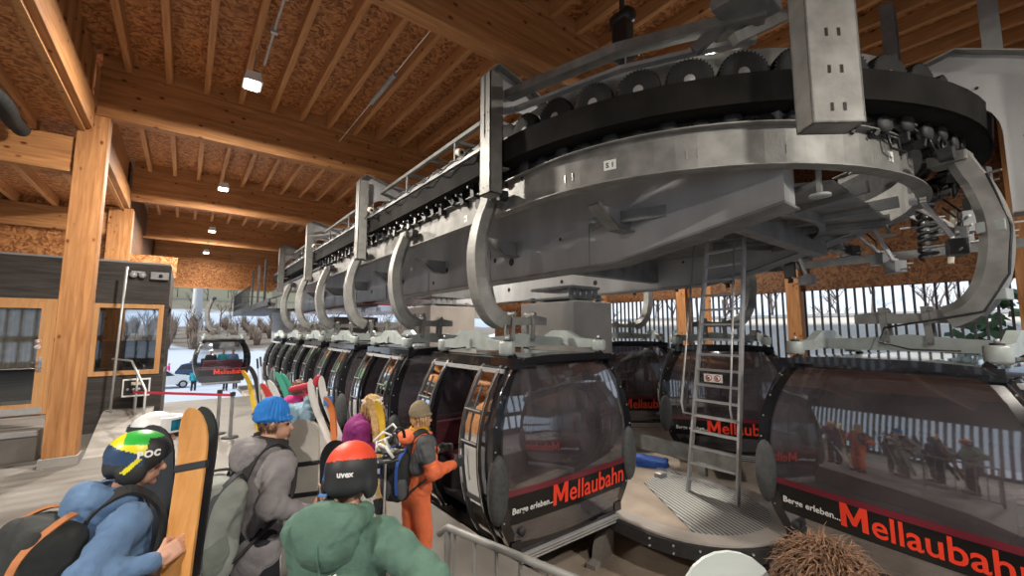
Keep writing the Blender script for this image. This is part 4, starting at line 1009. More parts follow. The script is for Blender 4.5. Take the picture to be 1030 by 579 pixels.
t = thing('pedestal', 'dark grey steel pedestal at the far end of the cabin row', 'pedestal', (0, 0, 0)); mb('galv_dark').box(5.2, 7.2, 19.5, 21.0, -1.2, 2.9, 0.03).build('block', parent=t)

# island platform inside the bend, its kerb, grating, ladder
ix, iy, iR, iz = 6.22, 3.52, 1.27, -0.31
arc = [(ix+iR*math.cos(math.radians(a)), iy+iR*math.sin(math.radians(a))) for a in range(180, 361, 6)]
t = thing('island_platform', 'round ended concrete platform in the middle of the bend', 'platform', (0, 0, 0))
mb('concrete_pit').prism([(ix-iR, 12)] + arc + [(ix+iR+0.4, 12)], 2, iz-0.16, iz-0.005).build('slab', parent=t)
kb = mb('concrete_beige').sweep([(ix-iR+0.13, 8, iz-0.14)] + [(ix+(iR-0.13)*math.cos(math.radians(a)), iy+(iR-0.13)*math.sin(math.radians(a)), iz-0.14) for a in range(180, 361, 6)] + [(ix+iR-0.13, 8, iz-0.14)], [(-0.13, 0), (-0.13, 0.16), (0.13, 0.16), (0.13, 0)])
kb.build('kerb', parent=t)
rbp = mb('rubber').sweep([(ix-iR-0.03, 6, iz-0.17)] + [(ix+(iR+0.03)*math.cos(math.radians(a)), iy+(iR+0.03)*math.sin(math.radians(a)), iz-0.17) for a in range(180, 361, 6)] + [(ix+iR+0.03, 6, iz-0.17)], [(-0.03, 0), (-0.05, 0.04), (-0.05, 0.11), (-0.03, 0.16), (0.03, 0.16), (0.03, 0)])
rbp.mat('alu')
for a in range(186, 358, 13):
    for z in (0.03, 0.12): p = Vector((ix+(iR+0.06)*math.cos(math.radians(a)), iy+(iR+0.06)*math.sin(math.radians(a)), iz-0.17+z)); rbp.cyl(p, p+Vector((math.cos(math.radians(a)), math.sin(math.radians(a)), 0))*0.025, 0.012, n=8)
rbp.build('rubber_edge', parent=t)
gr_ = [(ix+(iR-0.26)*math.cos(math.radians(a)), iy+(iR-0.26)*math.sin(math.radians(a))) for a in range(210, 361, 6)]
mb('grating').prism(gr_+[(ix+iR-0.26, 4.6), (6.4, 4.5)], 2, iz-0.004, iz+0.012).build('grating_plate', parent=t)
lg = mb('alu')
for a in (225, 258, 300, 330): p = Vector((ix+(iR-0.1)*math.cos(math.radians(a)), iy+(iR-0.1)*math.sin(math.radians(a)), -1.2)); lg.cyl(p, p+Vector((0, 0, 0.75)), 0.02, n=8)
lg.build('support_rods', parent=t)
# steel edge beams and clutter behind
o = mb('galvanised').box(7.95, 8.05, 3.6, 9.0, -0.25, 0.05).box(7.9, 8.0, 4.2, 4.35, -1.2, -0.2).box(7.9, 8.0, 6.2, 6.35, -1.2, -0.2).build('edge_beam'); tag(o, 'galvanised edge beam along the platform behind the ladder', 'beam')
o = soft('blue_bag', [sdf([rbox((0, 0, 0.08), (0.35, 0.16, 0.09), 0.05), ell((0.2, 0.05, 0.14), (0.18, 0.12, 0.08))], 0.02, 0.05, noise=(0.02, 22, 4))], 'blue_strap'); o.location = (7.3, 5.0, -0.33); o.rotation_euler = (0, 0, 2.0); tag(o, 'crumpled blue bag on the platform left of the ladder foot', 'bag')
o = mb('alu').box(-0.1, 0.1, -0.07, 0.07, 0, 0.1, 0.02).build('metal_box'); o.location = (6.9, 4.5, -0.33); tag(o, 'small metal box near the ladder foot', 'box')

t = thing('ladder', 'tall aluminium ladder standing on the grating inside the bend', 'ladder', (0, 0, 0))
Lb, Lt = Vector((6.65, 3.84, iz)), Vector((7.28, 3.62, 4.0)); Rb, Rt = Vector((6.68, 3.07, iz)), Vector((7.15, 2.95, 4.0))
for a, b_, in ((Lb, Lt), (Rb, Rt)): mb('alu').bar(a, b_, 0.035, 0.10, up=(1, 0, 0)).build('stile', parent=t)
n_ = 17
for k in range(n_):
    u = (k+0.8)/(n_+0.2); mb('alu').bar(Lb.lerp(Lt, u), Rb.lerp(Rt, u), 0.07, 0.035, up=(0, 0, 1)).build('rung', parent=t)
for (a, b_) in ((Lb, Lt), (Rb, Rt)):
    off = Vector((-0.22, 0.12 if a is Lb else 0.05, 0)); P = [a.lerp(b_, 0.28), a.lerp(b_, 0.29)+off*0.8, a.lerp(b_, 0.33)+off, a.lerp(b_, 0.95)+off]
    mb('alu').tube(P, 0.016, 8).build('grab_rail', parent=t)
s_ = mb('sticker'); c = Lb.lerp(Lt, 0.425).lerp(Rb.lerp(Rt, 0.425), 0.42); ex = (Rb-Lb).normalized(); nn = Vector((ex.y, -ex.x, 0)).normalized()
if nn.x > 0: nn = -nn
M = frame_mat(c+nn*0.05, ex, Vector((0, 0, 1)), nn); s_.M = M; s_.box(-0.15, 0.15, -0.065, 0.065, 0, 0.004, 0)
s_.mat('red_paint').lathe([(0.052, 0.004), (0.052, 0.006)], (-0.07, 0, 0), 18).lathe([(0.052, 0.004), (0.052, 0.006)], (0.07, 0, 0), 18).mat('sticker').lathe([(0.038, 0.004), (0.038, 0.008)], (-0.07, 0, 0), 18).lathe([(0.038, 0.004), (0.038, 0.008)], (0.07, 0, 0), 18)
s_.mat('text_black').box(-0.09, -0.055, -0.018, 0.018, 0.008, 0.01).box(0.055, 0.08, -0.018, 0.02, 0.008, 0.01).mat('red_paint').bar((-0.105, 0.035, 0.011), (-0.035, -0.035, 0.011), 0.008, 0.003, up=(0, 0, 1)).bar((0.035, 0.035, 0.011), (0.105, -0.035, 0.011), 0.008, 0.003, up=(0, 0, 1))
s_.M = Matrix.Identity(4); s_.build('prohibition_sign', parent=t)

# concrete foot under the front cabin, guard railing in the foreground
fp = [(0, 0), (0.62, 0), (0.62, 0.42)]+[(0.60-0.42*math.sin(a), 0.42-0.36*(1-math.cos(a))) for a in np.linspace(0, math.pi/2, 8)]+[(0, 0.06)]
o = mb('concrete').prism(fp, 0, -0.07, 0.07).build('anchor_block'); o.location = (4.62, 4.15, -0.98); o.rotation_euler = (0, 0, math.radians(-75)); tag(o, 'concrete foot in the pit beside the front cabin', 'block')
t = thing('guard_railing', 'galvanised railing with thin bars at the front of the cabin', 'railing', (0, 0, 0))
A = Vector((1.46, 2.56, 1.0)); B = Vector((1.80, 1.25, 1.0))
mb('galvanised').tube([A+Vector((-0.02, 0.08, -0.06)), A, B], 0.024, 10).build('handrail', parent=t)
for k in range(8):
    p = A.lerp(B, (k+0.35)/7.6); mb('galvanised').cyl((p.x, p.y, 0.08), (p.x, p.y, 0.99), 0.011, n=8).build('baluster', parent=t)
mb('galvanised').tube([(A.x, A.y, 0.1), (B.x, B.y, 0.1)], 0.015).build('lower_rail', parent=t)
for p in (A, B): mb('galvanised').cyl((p.x, p.y, 0), (p.x, p.y, 0.98), 0.022, n=10).build('post', parent=t)

# ------------------------------------------------------------------ cabins
PZ = [0, .08, .3, .6, .9, 1.15, 1.4, 1.65, 1.85, 2.02, 2.14, 2.2]
PX = [.92, .99, 1.11, 1.2, 1.245, 1.25, 1.225, 1.15, 1.06, .96, .87, .8]
def wz(z): return float(np.interp(z, PZ, PX))
LY = 1.05
def yb(x): return 0.07*(1-(x/1.25)**2)
def yv(z): return -0.16*((z-0.75)/1.35)**2       # the end windows lean in towards roof and floor
def make_cabin(open_doors=True, lod=0, person_inside=False):
    t = thing('gondola_cabin', 'x', 'gondola', (0, 0, 0))
    zs = [0.0, .08, .2, .3, .45, .6, .75, .9, 1.05, 1.2, 1.4, 1.6, 1.75, 1.85, 1.95, 2.02, 2.08]
    # frame: four curved corner posts, floor sill, roof rim
    f_ = MB().mat('cabin_black')
    for sx in (-1, 1):
        for sy in (-1, 1):
            pts = [(sx*(wz(z)-0.03), sy*(LY-0.03+yv(z)), z) for z in zs+[2.14, 2.19]]
            f_.sweep(pts, [(-.05, -.07), (-.05, .05), (.05, .05), (.05, -.07)] if sx > 0 else [(-.05, -.05), (-.05, .07), (.05, .07), (.05, -.05)], ups=[(1, 0, 0)]*len(pts), smooth=False)
    for sy in (-1, 1):
        for z, h_ in ((0.03, 0.10), (2.12, 0.10)):
            xs = np.linspace(-wz(z)+0.02, wz(z)-0.02, 9); pts = [(x, sy*(LY-0.02+yb(x)*0.6+yv(z)), z) for x in xs]
            f_.sweep(pts, [(-.03, -h_/2), (-.03, h_/2), (.03, h_/2), (.03, -h_/2)])
    for sx in (-1, 1):
        f_.box(min(sx*0.78, sx*0.95), max(sx*0.78, sx*0.95), -LY, LY, 2.06, 2.18).box(min(sx*0.85, sx*0.99), max(sx*0.85, sx*0.99), -LY, LY, -0.02, 0.10)
    f_.mat('alu')
    if lod == 0:
        for sx in (-1, 1):
            for sy in (-1, 1):
                for z in np.linspace(0.35, 1.95, 7): f_.cyl((sx*(wz(z)-0.02), sy*(LY+0.018+yv(z)), z), (sx*(wz(z)-0.02), sy*(LY+0.028+yv(z)), z), 0.010, n=6)
    f_.build('frame', parent=t)
    rf = MB().mat('cabin_black').prism([(-0.9, 2.12), (-0.8, 2.19), (-0.4, 2.215), (0.4, 2.215), (0.8, 2.19), (0.9, 2.12)], 1, -LY-0.04, LY+0.04); rf.build('roof', parent=t)
    fl_ = MB().mat('cabin_inner').box(-0.93, 0.93, -LY+0.03, LY-0.03, 0.17, 0.22).mat('alu')
    for sy in (-1, 1):
        for k in range(3): fl_.box(-0.88, 0.88, min(sy*(LY-0.01+0.02*k), sy*(LY+0.05)), max(sy*(LY-0.01+0.02*k), sy*(LY+0.05)), -0.06-0.035*k, -0.045-0.035*k)
    fl_.mat('steel_dark').box(-0.86, 0.86, -LY+0.0, LY-0.0, -0.16, 0.0); fl_.build('floor_tray', parent=t)
    # end faces
    for sy in (-1, 1):
        def face(z0, z1, m_, name, off=0.0, par=t):
            g_ = MB().mat(m_); zz = [z0]+[z for z in np.linspace(z0, z1, max(2, int((z1-z0)/0.12)))[1:]]; nxx = 13; vs = []
            for z in zz:
                W_ = wz(z)-0.045
                for i in range(nxx): x = -W_+2*W_*i/(nxx-1); vs.append((x, sy*(LY+yb(x)*0.75+off+yv(z)), z))
            g_.add(vs, [(j*nxx+i, j*nxx+i+1, (j+1)*nxx+i+1, (j+1)*nxx+i) for j in range(len(zz)-1) for i in range(nxx-1)], True)
            return g_.build(name, parent=par, fix=False)
        face(0.02, 0.36, 'cabin_glass' if lod == 0 else 'cabin_black', 'lower_panel')
        face(0.30, 0.62, 'cabin_band', 'letter_band', 0.002); face(0.62, 0.69, 'cabin_maroon', 'maroon_stripe', 0.003)
        face(0.69, 2.08, 'cabin_glass' if lod == 0 else 'clear_glass', 'end_window')
        if True:
            def bent(txt, size, x0, z0, m_, bold, shear=0.0, wx=1.0):
                g_ = MB().mat(m_)
                if txt[0] == 'M':            # heavy capital drawn by hand, the rest set behind it
                    vs, fs = text_mesh(txt[1:], size, ext=0.001, bold=bold); vs = [(v[0]+0.298, v[1], v[2]) for v in vs]; b0 = len(vs)
                    mp = [(0, 0), (0, .25), (.072, .25), (.138, .115), (.204, .25), (.276, .25), (.276, 0), (.213, 0), (.213, .150), (.158, .035), (.118, .035), (.063, .150), (.063, 0)]
                    vs += [(a, b_, 0.002) for a, b_ in mp]; fs = list(fs)+[tuple(b0+i for i in q) for q in ((0, 1, 11, 12), (1, 2, 11), (2, 10, 11), (2, 3, 10), (3, 9, 10), (3, 4, 9), (4, 8, 9), (4, 5, 8), (5, 6, 7, 8))]
                else: vs, fs = text_mesh(txt, size, ext=0.001, bold=bold, shear=shear)
                out = []
                for v in vs:
                    x = (x0+v[0]*wx); X = x if sy < 0 else -x
                    out.append((X, sy*(LY+yb(X)*0.75+0.008+v[2]+yv(z0+v[1])), z0+v[1]))
                g_.add(out, fs); return g_
            if lod == 0: bent('Berge erleben...', 0.098, -1.0, 0.42, 'text_white', 0.002, 0.05).build('small_lettering', parent=t)
            bent('Mellaubahn', 0.335, -0.38, 0.375, 'text_red', 0.0045, 0.0, 0.915).build('large_lettering', parent=t)
        for q in (-1, 1):
            bd = MB().mat('cabin_black')
            zz = np.linspace(0.36, 2.08, 16); vs = []
            for z in zz:
                for dx in (0.045, 0.13): x = q*(wz(z)-dx); vs.append((x, sy*(LY+yb(x)*0.75+0.004+yv(z)), z))
            bd.add(vs, [(2*j, 2*j+1, 2*j+3, 2*j+2) for j in range(15)], True)
            bd.build('window_border', parent=t, fix=False)
        g_ = MB().mat('steel_dark')
        if lod == 0:
            g_.lathe([(0.05, 0), (0.05, 0.03)], (-0.85*(-sy), sy*(LY+0.03), 0.20), 12, 'y').build('socket', parent=t)
        # interior handrail line on the glass
    # sides
    def side(x_s, y0, y1, z0, z1, m_, off=0.0):
        g_ = MB().mat(m_); zz = list(np.linspace(z0, z1, max(3, int((z1-z0)/0.10)))); vs = []
        for z in zz: vs += [(x_s*(wz(z)+off), y0, z), (x_s*(wz(z)+off), y1, z)]
        g_.add(vs, [(2*j, 2*j+1, 2*j+3, 2*j+2) for j in range(len(zz)-1)], True); return g_
    def leaf(x_s, y0, y1, off, nm):
        fr = MB().mat('steel_dark'); z0, z1 = 0.06, 2.08
        zl = list(np.linspace(z0, z1, 14))
        for y in (y0+0.025, y1-0.025):
            pts = [(x_s*(wz(z)+off), y, z) for z in zl]; fr.sweep(pts, [(-.025, -.02), (-.025, .02), (.025, .02), (.025, -.02)], ups=[(1, 0, 0)]*len(pts))
        fr.mat('chrome')
        for y in (y0+0.004, y1-0.004): pts = [(x_s*(wz(z)+off+0.022), y, z) for z in zl]; fr.sweep(pts, [(-.006, -.006), (-.006, .006), (.006, .006), (.006, -.006)], ups=[(1, 0, 0)]*len(pts))
        fr.mat('steel_dark')
        for z in (z0+0.03, 0.55, 1.18, 1.55, z1-0.03): fr.bar((x_s*(wz(z)+off), y0+0.03, z), (x_s*(wz(z)+off), y1-0.03, z), 0.03, 0.05)
        fr.mat('alu').bar((x_s*(wz(1.18)+off+0.03), y0+0.05, 1.2), (x_s*(wz(1.18)+off+0.03), y1-0.05, 1.2), 0.01, 0.012).bar((x_s*(wz(1.5)+off+0.03), y0+0.05, 1.57), (x_s*(wz(1.5)+off+0.03), y1-0.05, 1.57), 0.01, 0.012)
        # vertical mullion in the upper part
        pts = [(x_s*(wz(z)+off), y0+(y1-y0)*0.55, z) for z in np.linspace(1.18, 1.85, 6)]; fr.mat('steel_dark').sweep(pts, [(-.012, -.01), (-.012, .01), (.012, .01), (.012, -.01)], ups=[(1, 0, 0)]*6)
        d_ = fr.build(nm, parent=t)
        side(x_s, y0+0.04, y1-0.04, 0.10, 2.04, 'door_glass', off).build('door_glass', parent=d_, fix=False)
        # curved grab bar and red warning stripe
        if lod == 0:
            pts = [(x_s*(wz(z)+off+0.05), y0+(y1-y0)*0.8, z) for z in np.linspace(0.7, 1.1, 5)]; mb('alu').tube(pts, 0.01, 6).build('grab_bar', parent=d_)
        return d_
    if open_doors: leaf(-1, -0.86, -0.44, 0.06, 'door'); leaf(-1, 0.44, 0.86, 0.06, 'door')
    else: leaf(-1, -0.42, 0.0, 0.02, 'door'); leaf(-1, 0.0, 0.42, 0.02, 'door')
    leaf(1, -0.42, 0.0, 0.02, 'door'); leaf(1, 0.0, 0.42, 0.02, 'door')
    for x_s in (-1, 1):
        for (y0, y1) in ((-1.0, -0.44), (0.44, 1.0)):
            side(x_s, y0, y1, 0.10, 0.62, 'cabin_black').build('side_panel', parent=t, fix=False)
            side(x_s, y0, y1, 0.62, 2.06, 'cabin_glass').build('side_window', parent=t, fix=False)
            e = mb('cabin_black').sweep([(x_s*(wz(z)-0.01), math.copysign(0.44, y0), z) for z in zs], [(-.03, -.03), (-.03, .03), (.03, .03), (.03, -.03)], ups=[(1, 0, 0)]*len(zs)); e.build('door_post', parent=t)
    # door header: bright rail over the opening
    mb('alu').box(-1.03, -0.98, -0.9, 0.9, 2.00, 2.05).build('door_rail', parent=t)
    # benches
    for sy in (-1, 1):
        b_ = MB().mat('seat_red').box(-0.85, 0.85, min(sy*0.5, sy*0.95), max(sy*0.5, sy*0.95), 0.62, 0.70, 0.02).mat('seat_red').box(-0.9, 0.9, min(sy*0.90, sy*0.98), max(sy*0.90, sy*0.98), 0.72, 1.12, 0.02).mat('cabin_inner').box(-0.85, 0.85, min(sy*0.56, sy*0.94), max(sy*0.56, sy*0.94), 0.22, 0.6); b_.build('bench', parent=t)
    # bumpers at the corners
    if lod == 0:
        for sx in (-1, 1):
            for sy in (-1, 1):
                b_ = MB().mat('bumper'); n_ = 20
                prof = [(0.02, 0.075), (0.09, 0.07), (0.125, 0.05), (0.14, 0.02), (0.14, -0.02)]
                vs = []
                for (r_, h_) in prof:
                    for i in range(n_): a_ = 2*math.pi*i/n_; vs.append((sx*(1.19+r_*0.95*math.cos(a_)), sy*(LY+0.0+h_), 0.73+r_*2.75*math.sin(a_)))
                fs = [(j*n_+i, j*n_+(i+1) % n_, (j+1)*n_+(i+1) % n_, (j+1)*n_+i) for j in range(4) for i in range(n_)]+[tuple(range(n_)), tuple(4*n_+i for i in range(n_))]
                b_.add(vs, fs, True); b_.build('bumper', parent=t)
    # roof carrier: cross beam, two end brackets, dampers
    cb = MB().mat('cast_pale').prism([(-0.95, 2.27), (-0.95, 2.40), (-0.5, 2.42), (0, 2.47), (0.5, 2.42), (0.95, 2.40), (0.95, 2.27)], 1, -0.05, 0.05); cb.build('cross_beam', parent=t)
    for sx in (-1, 1):
        e_ = MB().mat('cast_pale').prism([(-0.82, 2.27), (-0.82, 2.38), (-0.42, 2.40), (-0.16, 2.52), (0.16, 2.52), (0.42, 2.40), (0.82, 2.38), (0.82, 2.27), (0.4, 2.26), (0, 2.30), (-0.4, 2.26)], 0, sx*0.87-0.05, sx*0.87+0.05); e_.build('end_bracket', parent=t)
        for sy in (-1, 1): mb('cast_pale').lathe([(0.09, 2.21), (0.10, 2.24), (0.10, 2.36), (0.09, 2.38)], (sx*0.87, sy*0.80, 0), 18).mat('rubber').lathe([(0.05, 2.37), (0.05, 2.40)], (sx*0.87, sy*0.80, 0), 12).mat('alu').lathe([(0.02, 2.4), (0.02, 2.44)], (sx*0.87, sy*0.80, 0), 8).build('damper', parent=t)
    # hanger: clamp bar, links, bowed arm up to the grip
    bar = MB().mat('galvanised').prism([(-0.50, 2.60), (-0.50, 2.74), (-0.3, 2.76), (-0.2, 2.72), (0.1, 2.72), (0.2, 2.76), (0.5, 2.72), (0.5, 2.60)], 1, -0.05, 0.05); bar.build('clamp_bar', parent=t)
    for x in (-0.22, 0.18):
        lk = MB().mat('galvanised')
        for y in (-0.075, 0.075): lk.bar((x, y, 2.36), (x+0.03, y, 2.80), 0.035, 0.06, up=(1, 0, 0))
        lk.cyl((x, -0.12, 2.40), (x, 0.12, 2.40), 0.03, n=10).cyl((x+0.02, -0.12, 2.76), (x+0.02, 0.12, 2.76), 0.03, n=10).build('link', parent=t)
    ctrl = [(-0.38, 2.66), (-0.56, 2.76), (-0.71, 3.0), (-0.79, 3.35), (-0.80, 3.7), (-0.73, 4.05), (-0.64, 4.3), (-0.58, 4.48)]
    P = []
    for i in range(len(ctrl)-1):
        p0_ = np.array(ctrl[max(i-1, 0)]); p1_ = np.array(ctrl[i]); p2_ = np.array(ctrl[i+1]); p3_ = np.array(ctrl[min(i+2, len(ctrl)-1)])
        for k in range(4):
            u = k/4; q = 0.5*((2*p1_)+(-p0_+p2_)*u+(2*p0_-5*p1_+4*p2_-p3_)*u*u+(-p0_+3*p1_-3*p2_+p3_)*u**3); P.append((q[0]+0.0, 0, q[1]))
    P.append((ctrl[-1][0], 0, ctrl[-1][1]))
    arm_ = MB().mat('galvanised'); arm_.sweep(P, [(-.085, -.085), (-.10, .03), (-.06, .09), (.06, .09), (.10, .03), (.085, -.085)], ups=[(1, 0, 0)]*len(P), scale=[1.12+0.35*(1-i/len(P)) for i in range(len(P))]); arm_.build('hanger_arm', parent=t)
    gp = MB().mat('galvanised').box(-0.68, -0.35, -0.14, 0.14, 4.40, 4.52, 0.02).mat('steel_dark').cyl((-0.5, -0.25, 4.5), (-0.5, 0.25, 4.5), 0.06, n=12).cyl((-0.62, -0.28, 4.46), (-0.50, -0.28, 4.46), 0.08, n=14).cyl((-0.62, 0.28, 4.46), (-0.50, 0.28, 4.46), 0.08, n=14); gp.build('grip', parent=t)
    return t
FZ = -0.22; RX, RY, RA = 6.90, 1.06, 82
tO = make_cabin(True); tC = make_cabin(False, lod=1)
tO.location = (4.08, 5.01, FZ); tag(tO, 'nearest black gondola cabin with its door open, centre of the picture')
lab = ['black gondola cabin directly behind the front one, door open', 'third gondola cabin of the row, counted from the front one', 'fourth gondola cabin of the row, beside the light blue jacket', 'fifth gondola cabin of the row, near the open end', 'last gondola cabin of the row at the open end']
for i in range(5):
    c = copy_tree(tO); c.location = (4.08, 8.0+3.0*i, FZ); c['label'] = lab[i]
c = copy_tree(tO); c.location = (RX, RY, FZ); c.rotation_euler = (0, 0, math.radians(RA)); c['label'] = 'large black gondola cabin at the right edge, seen close up from behind'
for (x, y, a, l_) in ((9.95, 4.9, 124, 'black gondola cabin behind the ladder on the far side'), (10.7, 8.1, 143, 'small looking gondola cabin on the far side beside the pale pedestal'), (10.4, 11.0, 175, 'farthest gondola cabin on the far lane')):
    c = copy_tree(tO); c.location = (x, y, FZ); c.rotation_euler = (0, 0, math.radians(a)); c['label'] = l_
tC.location = (1.75, 28.5, -0.4); tC['label'] = 'gondola cabin hanging outside over the snow'
c = copy_tree(tC); c.location = (-3.2, 74, 12.0); c['label'] = 'small gondola cabin high over the green slope'
c = copy_tree(tC); c.location = (-9.5, 86, 14.5); c['label'] = 'tiniest gondola cabin at the upper left of the opening'
for c_ in (tO,): pass
# cable and stickers on the hanger arm of the right cabin
def rloc(x, y, z):
    a_ = math.radians(RA); return (RX+x*math.cos(a_)-y*math.sin(a_), RY+x*math.sin(a_)+y*math.cos(a_), FZ+z)
o = mb('plastic_black').tube([rloc(-0.80, 0.1, 4.2), rloc(-0.93, 0.1, 3.6), rloc(-0.88, 0.12, 3.1), rloc(-0.68, 0.14, 2.72), rloc(-0.2, 0.16, 2.62), rloc(0.15, 0.2, 2.55), rloc(0.2, 0.24, 2.38), rloc(-0.1, 0.3, 2.3), rloc(-0.5, 0.25, 2.3)], 0.012, 6).build('black_cable'); tag(o, 'black cable taped along the hanger arm of the right cabin', 'cable')
for (x, z, l_) in ((-0.88, 3.62, 'pale blue tape wrapped round the upper hanger arm at the right'), (-0.83, 2.9, 'pale blue tape near the foot of the right hanger arm')):
    o = mb('ski_blue' if False else 'cast_pale').box(-0.11, 0.11, -0.12, 0.12, -0.06, 0.06, 0.01).build('tape_band'); o.location = rloc(x+0.09, 0, z); o.rotation_euler = (0, 0, math.radians(80)); tag(o, l_, 'tape')

# ------------------------------------------------------------------ people
def Rot(ax, a): return np.array(Matrix.Rotation(a, 3, ax))
def hand_prims(wrist, fdir, palm, thumb_side, curl=0.6, k=1.0, g=0.0):
    """wrist position, finger direction, palm normal, direction towards the thumb; returns distance-field pieces"""
    z = np.array(fdir, float); z /= np.linalg.norm(z); y = np.array(palm, float); y -= z*(y@z); y /= np.linalg.norm(y)
    x = np.array(thumb_side, float); x -= z*(x@z)+y*(x@y); x /= np.linalg.norm(x)
    R = np.stack([x, y, z], 1); o = np.array(wrist, float)
    W = lambda p: o+R@(np.array(p)*k)
    pr_ = [rbox(W((0, 0, 0.050)), np.array((0.040, 0.015+g*0.5, 0.046))*k, 0.013, R), cap(W((0, 0, -0.03)), W((0, 0, 0.03)), 0.025*k, 0.024*k)]
    for i, (fx, ln, c0) in enumerate(((0.030, 0.95, 0.9), (0.010, 1.05, 1.0), (-0.010, 1.0, 1.05), (-0.029, 0.80, 1.12))):
        p = np.array((fx, 0, 0.090)); a = 0.0
        for j, L in enumerate((0.042, 0.027, 0.021)):
            a += curl*c0*(0.9 if j == 0 else 1.0); q = p+np.array((0, math.sin(a), math.cos(a)))*L*ln
            pr_.append(cap(W(p), W(q), (0.0095-0.001*j+g)*k, (0.0088-0.001*j+g)*k)); p = q
    p = np.array((0.030, 0.006, 0.028)); q = np.array((0.058, 0.018+0.012*curl, 0.058)); r_ = np.array((0.058-0.02*curl, 0.036+0.02*curl, 0.082))
    pr_ += [cap(W(p), W(q), (0.013+g)*k, (0.011+g)*k), cap(W(q), W(r_), (0.0105+g)*k, (0.0085+g)*k)]
    return pr_
def person(label, pos, dirv, H=1.75, lean=0.0, rh=None, lh=None, jacket='jacket_blue', legs='trousers_black', gloves=None, h=0.016, build=1.0,
           palms=None, head=(0, 0), pole=None, group=None, wr=0.006, long_=0.0, lod=False, sit=False, collar=None, cat='person', fold=None):
    """pos = feet on the ground, dirv = facing direction in plan. rh/lh = wrist targets in hall coordinates"""
    d = Vector((dirv[0], dirv[1], 0)).normalized(); rt_ = Vector((d.y, -d.x, 0))
    M = Matrix(((rt_.x, d.x, 0, pos[0]), (rt_.y, d.y, 0, pos[1]), (0, 0, 1, pos[2] if len(pos) > 2 else 0), (0, 0, 0, 1)))
    Mi = M.inverted(); s = H/1.75
    t = bpy.data.objects.new('person', None); t.empty_display_size = 0.1; COL.objects.link(t); t.matrix_world = M; tag(t, label, cat, group)
    piv = np.array((0, 0, 0.93)); Rl = Rot('X', -lean)
    U = lambda *p: (piv+Rl@(np.array(p, float)-piv))*s
    Lw = lambda *p: np.array(p, float)*s
    S = {1: U(0.19*build, -0.01, 1.41), -1: U(-0.19*build, -0.01, 1.41)}
    arms = {}
    for sd_, tg in ((1, rh), (-1, lh)):
        T = np.array(Mi @ Vector(tg)) if tg is not None else U(sd_*0.27, 0.06, 0.86)
        a, b = 0.285*s, 0.265*s; D = T-S[sd_]; L = np.linalg.norm(D)
        if L > (a+b)*0.985: T = S[sd_]+D/L*(a+b)*0.985; D = T-S[sd_]; L = np.linalg.norm(D)
        x_ = (a*a-b*b+L*L)/(2*L); hh = math.sqrt(max(a*a-x_*x_, 1e-5)); n_ = D/L
        pl = np.array(pole[sd_] if pole and sd_ in pole else (sd_*0.55, -0.5, -0.7)); pl = pl-n_*(pl@n_); pl /= np.linalg.norm(pl)
        arms[sd_] = (S[sd_], S[sd_]+n_*x_+pl*hh, T)
    if sit: hips = [Lw(-0.10, 0, 0.9), Lw(0.10, 0, 0.9)]
    A = {-1: Lw(-0.11, -0.03, 0.08), 1: Lw(0.11, 0.03, 0.08)}; K = {-1: Lw(-0.105, 0.02, 0.50), 1: Lw(0.105, 0.06, 0.50)}; Hp = {-1: Lw(-0.09, 0, 0.90), 1: Lw(0.09, 0, 0.90)}
    # body: one continuous figure under the clothes
    hc = U(0, 0.045, 1.635); Rh = np.array(Rot('Z', head[0])@Rot('X', head[1]-lean*0.4))
    HW = lambda *p: hc+Rh@(np.array(p, float)*s)
    bp = [ell(U(0, 0, 1.22), np.array((0.15, 0.10, 0.24))*s), ell(Lw(0, 0, 0.95), np.array((0.15, 0.10, 0.13))*s), cap(U(0, -0.01, 1.38), hc-np.array((0, 0.02, 0.07))*s, 0.06*s, 0.052*s)]
    for q in (1, -1):
        a, b, c = arms[q]; bp += [cap(a, b, 0.048*s, 0.038*s), cap(b, c, 0.038*s, 0.025*s), cap(Hp[q], K[q], 0.075*s, 0.05*s), cap(K[q], A[q], 0.048*s, 0.035*s), cap(A[q], A[q]+np.array((0, 0.13, -0.03))*s, 0.035*s, 0.03*s)]
    hp = [ell(HW(0, -0.01, 0.035), np.array((0.075, 0.095, 0.098))*s, Rh), ell(HW(0, 0.02, -0.05), np.array((0.056, 0.070, 0.068))*s, Rh), cap(HW(0, 0.085, 0.005), HW(0, 0.104, -0.028), 0.010*s, 0.015*s),
          cap(HW(0, -0.02, -0.05), HW(0, -0.045, -0.19), 0.055*s, 0.058*s), cap(HW(-0.035, 0.072, 0.025), HW(0.035, 0.072, 0.025), 0.012*s, 0.012*s), cap(HW(-0.016, 0.082, -0.062), HW(0.016, 0.082, -0.062), 0.009*s), cap(HW(0, 0.07, -0.098), HW(0, 0.072, -0.10), 0.016*s),
          ell(HW(0.078, -0.01, 0.0), np.array((0.010, 0.020, 0.030))*s, Rh), ell(HW(-0.078, -0.01, 0.0), np.array((0.010, 0.020, 0.030))*s, Rh)]
    parts = [sdf(bp, 0.03 if lod else 0.022, 0.03), sdf(hp, 0.014 if lod else 0.0075, 0.012)]
